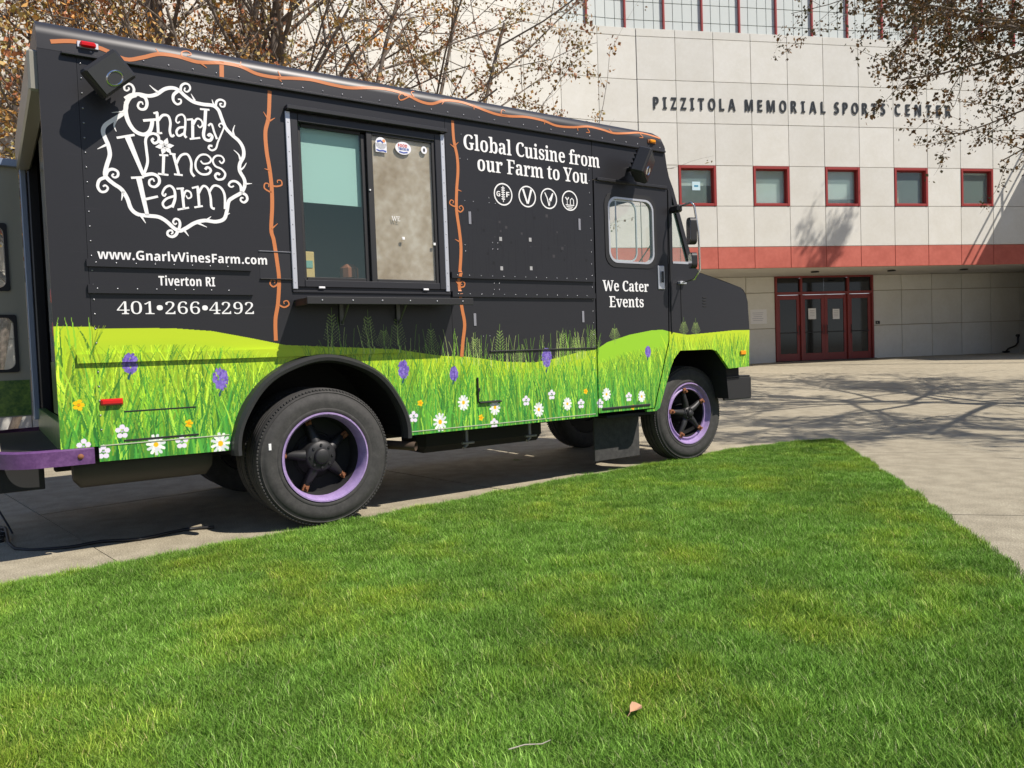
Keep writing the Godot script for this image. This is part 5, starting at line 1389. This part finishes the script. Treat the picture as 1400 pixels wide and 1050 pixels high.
	floodlight(T, Vector3(3.15, 2.83, 0.19), Basis(Vector3.UP, deg_to_rad(38)) * Basis(Vector3.BACK, deg_to_rad(-14)) * Basis(Vector3.RIGHT, deg_to_rad(20)), Vector3(0.25, 0.24, 0.12))
	for q in [[-1.216, 0.966, 0.12, 0.036, 0.01], [-1.235, 3.112, 0.085, 0.034, 0.012], [3.455, 3.122, 0.075, 0.032, 0.012]]:
		var amber: bool = q[0] > 0.0
		bx("marker_base", Vector3(q[0], q[1], 0.004), Vector3(q[2] + (0.004 if q[1] < 2.0 else 0.03), q[3] + 0.004, 0.012), M.rust if amber else (M.lens_red if q[1] < 2.0 else M.alu), T, 0.003)
		var b := MB.new(); b.box(Vector3.ZERO, Vector3(q[2], q[3], 0.024), 0.009)
		put("marker_lamp", b.done(), M.lens_amber if amber else M.lens_red, T, Transform3D(Basis(), Vector3(q[0], q[1], 0.018)))
	# mirrors
	var MR := Node3D.new(); MR.name = "mirror_arm"; T.add_child(MR, true)
	var ma := MB.new()
	ma.tube([Vector3(3.70, 2.50, 0.0), Vector3(3.70, 2.52, 0.16), Vector3(3.71, 2.53, 0.24), Vector3(3.72, 2.50, 0.27), Vector3(3.77, 2.25, 0.27), Vector3(3.79, 1.90, 0.26), Vector3(3.78, 1.82, 0.2), Vector3(3.80, 1.80, 0.0)], [0.010, 0.010, 0.010, 0.010, 0.010, 0.010, 0.010, 0.010], 8)
	put("arm_tube", ma.done(), M.chrome, MR)
	bx("mount_block", Vector3(3.70, 2.50, 0.06), Vector3(0.07, 0.07, 0.12), M.trim, MR, 0.015)
	var m1 := MB.new(); m1.plate(round_rect(-0.055, -0.125, 0.055, 0.125, 0.04), -0.03, 0.03)
	put("mirror_head", m1.done(), M.trim, MR, Transform3D(Basis(Vector3.UP, deg_to_rad(-115)), Vector3(3.70, 2.26, 0.25)))
	var m1g := MB.new(); m1g.plate(round_rect(-0.047, -0.115, 0.047, 0.115, 0.035), 0.030, 0.034)
	put("mirror_glass", m1g.done(), M.chrome, MR, Transform3D(Basis(Vector3.UP, deg_to_rad(-115)), Vector3(3.70, 2.26, 0.25)))
	var m2 := MB.new(); m2.plate(round_rect(-0.05, -0.075, 0.05, 0.075, 0.04), -0.025, 0.025)
	put("mirror_head", m2.done(), M.trim, MR, Transform3D(Basis(Vector3.UP, deg_to_rad(-115)), Vector3(3.74, 1.99, 0.22)))
	var m2g := MB.new(); m2g.plate(round_rect(-0.042, -0.066, 0.042, 0.066, 0.035), 0.025, 0.029)
	put("mirror_glass", m2g.done(), M.chrome, MR, Transform3D(Basis(Vector3.UP, deg_to_rad(-115)), Vector3(3.74, 1.99, 0.22)))
	bx("lower_mount", Vector3(3.80, 1.80, 0.02), Vector3(0.09, 0.03, 0.04), M.alu, MR)

	# rear
	var rw := MB.new()
	rw.box(Vector3.ZERO, Vector3(0.08, 2.36, 0.14), 0.01)
	for z in [-0.10, -W + 0.10]:
		put("rear_post", rw.done(), M.gloss, T, Transform3D(Basis(), Vector3(-1.44, 1.86, z)))
	var rh := MB.new(); rh.box(Vector3(-1.50, 2.93, -W * 0.5), Vector3(0.10, 0.24, W - 0.06), 0.012)
	put("rear_header", rh.done(), mat(lin(0.26, 0.25, 0.21), 0.3), T)
	bx("rear_sill", Vector3(-1.475, 0.77, -W * 0.5), Vector3(0.05, 0.18, W - 0.08), M.rear_print, T)
	bx("rear_door", Vector3(-1.43, 1.83, -0.66), Vector3(0.04, 1.93, 0.96), mat(lin(0.13, 0.125, 0.10), 0.16), T)  # base colour lightened to stand in for a beige reflection on black
	bx("rear_door_print", Vector3(-1.452, 1.05, -0.66), Vector3(0.004, 0.36, 0.95), M.rear_print, T, 0.0)
	for y in [1.62, 1.42]:
		var tl := MB.new(); tl.lathe([Vector2(0.0, 0.02), Vector2(0.04, 0.018), Vector2(0.05, 0.006), Vector2(0.052, 0.0)], 20, Transform3D(Basis(Vector3.UP, -PI / 2), Vector3(-1.481, y, -0.10)))
		put("tail_lamp", tl.done(), M.lens_red, T)
	# the left rear door, swung open
	var OD := Node3D.new(); OD.name = "open_rear_door"; T.add_child(OD, true)
	OD.transform = Transform3D(Basis(Vector3.UP, deg_to_rad(4)), Vector3(-1.50, 0, -W + 0.06))
	var tan_reflection := mat(lin(0.34, 0.33, 0.26), 0.25)  # beige reflection on the dark glossy door, put into its base colour
	plates("door_panel", [rect(-1.06, 0.8, -0.42, 2.9), rect(-0.42, 0.8, -0.04, 1.17), rect(-0.42, 1.63, -0.04, 1.83), rect(-0.42, 2.37, -0.04, 2.9), rect(-0.42, 1.17, -0.32, 1.63), rect(-0.12, 1.17, -0.04, 1.63), rect(-0.42, 1.83, -0.39, 2.37), rect(-0.15, 1.83, -0.04, 2.37)], -0.022, 0.022, tan_reflection, OD)
	for q in [[-0.22, 1.40, 0.16, 0.42], [-0.27, 2.10, 0.20, 0.50]]:
		ring_plate("window_rubber", round_rect(q[0] - q[2] * 0.5 - 0.025, q[1] - q[3] * 0.5 - 0.025, q[0] + q[2] * 0.5 + 0.025, q[1] + q[3] * 0.5 + 0.025, 0.02), round_rect(q[0] - q[2] * 0.5, q[1] - q[3] * 0.5, q[0] + q[2] * 0.5, q[1] + q[3] * 0.5, 0.06), -0.03, 0.034, M.trim, OD)
		plates("window_glass", [round_rect(q[0] - q[2] * 0.5, q[1] - q[3] * 0.5, q[0] + q[2] * 0.5, q[1] + q[3] * 0.5, 0.06)], 0.0, 0.004, M.cab_glass, OD)
	plates("door_print", [rect(-1.05, 0.81, -0.05, 1.10)], 0.0225, 0.025, M.rear_print, OD)
	var hg := MB.new()
	hg.box(Vector3(-0.015, 1.85, 0.05), Vector3(0.045, 2.16, 0.045), 0.006)
	put("hinge_post", hg.done(), mat(lin(0.30, 0.36, 0.46), 0.35, 0.5), OD)
	var lr := MB.new(); lr.tube([Vector3(0.05, 0.8, 0.09), Vector3(0.05, 2.9, 0.09)], [0.012, 0.012], 8)
	put("lock_rod", lr.done(), M.alu, OD)
	bx("top_hinge", Vector3(-0.1, 2.86, 0.05), Vector3(0.22, 0.06, 0.04), mat(lin(0.30, 0.36, 0.46), 0.35, 0.5), OD)
	# purple step bumper
	var raw := curve([0, 0, -1.325, 0.012, -1.56, 0.012, -1.66, -0.005, -1.74, -0.06, -1.81, -0.16, -1.86, -0.30, -1.87, -W * 0.5, -1.86, -W + 0.30, -1.74, -W + 0.06, -1.56, -W - 0.012, -1.325, -W - 0.012])
	var path: Array = Array(raw)
	var bm := MB.new()
	for k in path.size() - 1:
		var a: Vector2 = path[k]; var b: Vector2 = path[k + 1]
		var na := (Vector2(-1.4, -W * 0.5) - a).normalized() * 0.05; var nb := (Vector2(-1.4, -W * 0.5) - b).normalized() * 0.05
		bm.quad(Vector3(a.x, 0.60, a.y), Vector3(a.x, 0.69, a.y), Vector3(b.x, 0.69, b.y), Vector3(b.x, 0.60, b.y))
		bm.quad(Vector3(a.x, 0.69, a.y), Vector3(a.x + na.x * 0.3, 0.70, a.y + na.y * 0.3), Vector3(b.x + nb.x * 0.3, 0.70, b.y + nb.y * 0.3), Vector3(b.x, 0.69, b.y))
		bm.quad(Vector3(a.x + na.x * 0.3, 0.70, a.y + na.y * 0.3), Vector3(a.x + na.x, 0.70, a.y + na.y), Vector3(b.x + nb.x, 0.70, b.y + nb.y), Vector3(b.x + nb.x * 0.3, 0.70, b.y + nb.y * 0.3))
		bm.quad(Vector3(a.x, 0.60, a.y), Vector3(b.x, 0.60, b.y), Vector3(b.x + nb.x, 0.60, b.y + nb.y), Vector3(a.x + na.x, 0.60, a.y + na.y))
	put("rear_bumper", bm.done(), M.purple_step, T)
	var bl := MB.new(); bl.lathe([Vector2(0, 0.012), Vector2(0.012, 0.01), Vector2(0.018, 0.0)], 12, Transform3D(Basis(), Vector3(-1.40, 0.648, 0.012)))
	put("bumper_bolt", bl.done(), M.rust, T)
	var dk := MB.new(); dk.box(Vector3(-1.64, 0.675, -W * 0.5), Vector3(0.30, 0.02, W - 0.5), 0.003)
	put("step_deck", dk.done(), M.trim, T)
	bx("rear_hitch", Vector3(-1.72, 0.52, -0.45), Vector3(0.28, 0.14, 0.5), M.chassis, T)
	bx("licence_plate", Vector3(-1.79, 0.86, -W * 0.45), Vector3(0.006, 0.14, 0.3), mat(lin(0.45, 0.55, 0.75), 0.5), T, 0.002)

func ring_points(c: Vector3, r: float, axis: Vector3) -> Array:
	var n := axis.normalized(); var a := n.cross(Vector3.BACK).normalized(); var b := n.cross(a)
	var out := []
	for k in 25:
		out.append(c + a * cos(TAU * k / 24) * r + b * sin(TAU * k / 24) * r)
	return out

func ring_r(n: int, r: float) -> Array:
	var o := []
	for k in n: o.append(r)
	return o

# ---------------------------------------------------------------- trees
func grow(b: MB, tips: Array, p: Vector3, dir: Vector3, length: float, rad: float, level: int, cfg: Dictionary, r: RandomNumberGenerator) -> void:
	var segs := 5 if level == 0 else 4
	var pts := [p]; var rs := [rad]
	var end: float = rad * (0.45 if level < cfg.levels else 0.3)
	for k in segs:
		var wob: float = cfg.wobble[level]
		dir = (dir + Vector3(r.randf_range(-wob, wob), r.randf_range(-wob, wob) + cfg.rise[level], r.randf_range(-wob, wob))).normalized()
		p += dir * length / segs
		pts.append(p); rs.append(lerpf(rad, end, float(k + 1) / segs))
	b.tube(pts, rs, [8, 6, 5, 4, 3][mini(level, 4)], false)
	if level >= cfg.levels - 1:
		for k in range(1, pts.size()):
			tips.append([pts[k - 1], pts[k], level])
	if level < cfg.levels:
		var n: int = cfg.kids[level]
		for k in n:
			var t := lerpf(cfg.from[level], 1.0, (k + r.randf()) / n)
			var f := t * segs; var i := mini(int(f), segs - 1)
			var at: Vector3 = (pts[i] as Vector3).lerp(pts[i + 1], f - i)
			var a := TAU * (k * 0.382 + r.randf() * 0.25)
			var side := dir.cross(Vector3(0.3, 1, 0.2)).normalized()
			var d2: Vector3 = (dir * cfg.fwd[level] + (side * cos(a) + dir.cross(side) * sin(a)) * cfg.spread[level]).normalized()
			grow(b, tips, at, d2, length * cfg.ratio[level] * r.randf_range(0.75, 1.2), lerpf(rad, end, t) * 0.62, level + 1, cfg, r)

func leaves(tips: Array, count: int, size: float, cols: Array, scatter: float, r: RandomNumberGenerator) -> ArrayMesh:
	var m := MB.new(); m.use_color = true
	while m.v.size() < count * 6:
		var t: Array = tips[r.randi() % tips.size()]
		var c: Vector3 = (t[0] as Vector3).lerp(t[1], r.randf()) + Vector3(r.randfn(), r.randfn(), r.randfn()) * scatter
		var tone: Color = cols[r.randi() % cols.size()]
		for j in r.randi_range(4, 9):
			var q := r.randf_range(0.7, 1.3)
			m.col = Color(tone.r * q, tone.g * q, tone.b * q)
			var o := c + Vector3(r.randfn(), r.randfn(), r.randfn()) * size * 0.8
			var u := Vector3(r.randfn(), r.randfn() - 0.5, r.randfn()).normalized() * size * r.randf_range(0.4, 1.35)
			var s := u.cross(Vector3(r.randfn(), r.randfn(), r.randfn()).normalized()) * 0.42
			var up := u.cross(s).normalized() * size * 0.12
			m.tri(o, o + u * 0.5 + s + up, o + u); m.tri(o, o + u, o + u * 0.5 - s + up)
	return m.done()

func tree(called: String, label: String, group: String, base: Vector3, stems: Array, cfg: Dictionary, count: int, size: float, cols: Array, scatter: float, sd: int) -> void:
	var r := RandomNumberGenerator.new(); r.seed = sd
	var T := thing(called, label, "tree", Transform3D(Basis(), base), group)
	var b := MB.new(); var tips := []
	for s in stems:
		grow(b, tips, Vector3(s[0], -0.1, s[1]), Vector3(s[2], 1.0, s[3]).normalized(), s[4], s[5], 0, cfg, r)
	put("trunk", b.done(), M.bark, T)
	put("crown", leaves(tips, count, size, cols, scatter, r), M.leaf, T)

func build_trees() -> void:
	var warm := [Color(0.58, 0.26, 0.05), Color(0.52, 0.29, 0.08), Color(0.44, 0.31, 0.10), Color(0.46, 0.18, 0.08), Color(0.34, 0.28, 0.09), Color(0.62, 0.35, 0.10)]
	var buff := [Color(0.40, 0.23, 0.08), Color(0.34, 0.22, 0.08), Color(0.27, 0.21, 0.07), Color(0.38, 0.19, 0.10)]
	var dark := [Color(0.14, 0.085, 0.034), Color(0.10, 0.078, 0.032), Color(0.19, 0.10, 0.032), Color(0.09, 0.08, 0.03), Color(0.22, 0.13, 0.04)]
	var up := {"levels": 3, "wobble": [0.07, 0.16, 0.25, 0.3], "rise": [0.03, 0.10, 0.06, 0.02], "kids": [8, 4, 4], "from": [0.30, 0.3, 0.2], "fwd": [0.75, 0.8, 0.8], "spread": [0.85, 0.8, 0.9], "ratio": [0.36, 0.52, 0.5]}
	var wide := {"levels": 3, "wobble": [0.07, 0.14, 0.25, 0.3], "rise": [0.03, 0.05, 0.05, 0.02], "kids": [8, 5, 3], "from": [0.22, 0.3, 0.2], "fwd": [0.75, 0.9, 0.8], "spread": [0.95, 0.7, 0.9], "ratio": [0.42, 0.5, 0.5]}
	tree("multi_stemmed_tree", "tree with a thick clump of grey stems above the truck roof's logo end", "budding trees behind the truck", Vector3(-5.1, 0.05, -12.6),
		[[0, 0, 0.02, 0.0, 8.5, 0.11], [0.14, 0.1, 0.10, 0.02, 8.2, 0.085], [-0.15, 0.05, -0.12, 0.0, 8.0, 0.085], [0.3, -0.1, 0.02, -0.04, 8.6, 0.10], [0.42, 0.06, 0.14, 0.03, 7.6, 0.07], [-0.3, -0.1, -0.22, 0.04, 7.4, 0.06]], up, 11000, 0.07, warm, 0.08, 101)
	tree("multi_stemmed_tree", "twin trunked budding tree in front of the pale curved wall, middle of the trees", "budding trees behind the truck", Vector3(-4.35, 0.06, -13.2),
		[[0, 0, -0.01, 0.0, 9.0, 0.11], [0.36, 0.05, 0.03, 0.0, 8.6, 0.10], [0.2, -0.2, 0.05, -0.05, 8.0, 0.05]], up, 5000, 0.062, warm, 0.08, 102)
	tree("leaning_tree", "slender tree with long bare branches reaching right across the pale wall", "budding trees behind the truck", Vector3(-3.75, 0.06, -13.0),
		[[0, 0, 0.03, 0.0, 8.6, 0.085], [0.25, 0.1, 0.30, 0.0, 8.2, 0.06], [0.9, 0.15, 0.42, 0.0, 7.6, 0.055], [1.35, 0.2, 0.55, 0.02, 7.0, 0.05]], wide, 21000, 0.062, buff, 0.05, 103)
	tree("orange_leaved_tree", "dense orange leaved tree behind the open rear door of the truck", "budding trees behind the truck", Vector3(-8.6, 0.05, -12.2),
		[[0, 0, 0.10, 0.0, 8.0, 0.12], [0.2, 0.1, 0.25, 0.0, 7.5, 0.09], [-0.2, 0.0, -0.12, 0.05, 7.5, 0.09], [0.5, 0.0, 0.4, 0.0, 6.8, 0.07]], wide, 24000, 0.082, warm, 0.13, 104)
	tree("orange_leaved_tree", "orange and olive budding tree between the rear door and the stem clump", "budding trees behind the truck", Vector3(-6.5, 0.05, -13.0),
		[[0, 0, 0.0, 0.0, 8.2, 0.10], [0.2, 0.05, 0.16, 0.0, 7.8, 0.07], [-0.2, 0.05, -0.14, 0.0, 7.6, 0.07]], up, 11000, 0.075, warm, 0.11, 105)
	var spread := {"levels": 3, "wobble": [0.05, 0.10, 0.2, 0.3], "rise": [0.02, 0.03, 0.01, -0.01], "kids": [20, 8, 6], "from": [0.54, 0.25, 0.15], "fwd": [0.27, 0.9, 0.8], "spread": [1.0, 0.6, 0.8], "ratio": [0.66, 0.46, 0.5]}
	tree("shade_tree", "spreading tree with dark brown leaves at the top right corner", "", Vector3(10.85, 0.0, -10.9),
		[[0, 0, 0.0, 0.0, 7.9, 0.16]], spread, 95000, 0.08, dark, 0.07, 206)
	# a slim tall tree outside the frame: its top throws the soft shadow on the facade
	var slim := {"levels": 2, "wobble": [0.02, 0.2, 0.25], "rise": [0.05, 0.10, 0.05], "kids": [7, 4], "from": [0.91, 0.2], "fwd": [0.7, 0.8], "spread": [0.6, 0.7], "ratio": [0.07, 0.5]}
	tree("slim_tree", "slim tall tree outside the right edge whose top shades the facade", "", Vector3(16.3, 0.3, -21.2),
		[[0, 0, 0.0, 0.0, 13.2, 0.13]], slim, 1100, 0.09, dark, 0.06, 307)

# ---------------------------------------------------------------- small things
func build_small_things() -> void:
	var m := MB.new()
	var lf := v2s([[-0.034, 0.0], [-0.02, 0.018], [0.0, 0.026], [0.022, 0.015], [0.042, 0.002], [0.02, -0.014], [0.0, -0.022], [-0.02, -0.016]])
	for k in lf.size():
		var a := lf[k]; var b := lf[(k + 1) % lf.size()]
		var A := Vector3(a.x, 0.012 + absf(a.y) * 0.9, a.y); var B := Vector3(b.x, 0.012 + absf(b.y) * 0.9, b.y)
		m.tri(Vector3(0, 0.004, 0), A, B)
		m.tri(Vector3(0, 0.0005, 0), B + Vector3(0, -0.0015, 0), A + Vector3(0, -0.0015, 0))
	m.tube([Vector3(-0.03, 0.01, 0), Vector3(-0.055, 0.004, 0.006)], [0.0015, 0.001], 5)
	var L := put("dry_leaf", m.done(), mat(lin(0.50, 0.30, 0.18), 0.8), self, Transform3D(Basis(Vector3.UP, 0.8) * Basis(Vector3.RIGHT, 0.35) * Basis.from_scale(Vector3.ONE * 0.8), Vector3(0.35, 0.030, -2.39)))
	tag(L, "curled tan dry leaf lying on the near lawn", "leaf")
	var tw := MB.new(); tw.tube([Vector3(-0.05, -0.006, 0), Vector3(0.0, -0.002, -0.004), Vector3(0.05, -0.004, 0.004), Vector3(0.08, 0.0, -0.003)], [0.002, 0.002, 0.0018, 0.001], 6)
	tag(put("fallen_twig", tw.done(), mat(lin(0.40, 0.36, 0.30), 0.9), self, Transform3D(Basis(Vector3.UP, 0.25), Vector3(0.0, 0.034, -2.2))), "pale thin twig lying in the grass at the bottom edge", "twig")
	# power cord running out from under the truck's rear
	var r := RandomNumberGenerator.new(); r.seed = 5
	var pts := []; var rs := []
	for k in 46:
		var a := k * 0.42
		pts.append(Vector3(-3.72 + cos(a) * (0.16 + 0.03 * sin(k * 1.7)), 0.012 + 0.0016 * k, -5.28 + sin(a) * 0.11)); rs.append(0.011)
	for q in [[-3.3, 0.012, -5.0], [-2.95, 0.012, -4.98], [-2.8, 0.012, -5.12], [-2.55, 0.012, -5.15], [-2.35, 0.012, -5.4], [-2.1, 0.012, -5.45]]:
		pts.append(Vector3(q[0], q[1], q[2])); rs.append(0.011)
	var smooth := []; var rr := []
	for k in pts.size() - 1:
		for s in 3:
			smooth.append((pts[k] as Vector3).cubic_interpolate(pts[k + 1], pts[maxi(k - 1, 0)], pts[mini(k + 2, pts.size() - 1)], s / 3.0)); rr.append(0.011)
	var cd := MB.new(); cd.tube(smooth, rr, 6)
	tag(put("power_cord", cd.done(), M.trim, self), "black power cord coiled on the ground behind the purple bumper", "cord")
	var pl := thing("cable_stand", "thin black stand pole behind the truck's purple bumper, left edge", "stand", Transform3D(Basis(), Vector3(-3.78, 0.0, -5.55)))
	var pm := MB.new(); pm.tube([Vector3(0, 0.02, 0), Vector3(0, 0.62, 0)], [0.009, 0.009], 6)
	put("pole", pm.done(), M.trim, pl)
	for k in 3:
		var a := TAU * k / 3 + 0.4
		var lm := MB.new(); lm.tube([Vector3(0, 0.2, 0), Vector3(cos(a) * 0.16, 0.008, sin(a) * 0.16)], [0.007, 0.007], 6)
		put("leg", lm.done(), M.trim, pl)
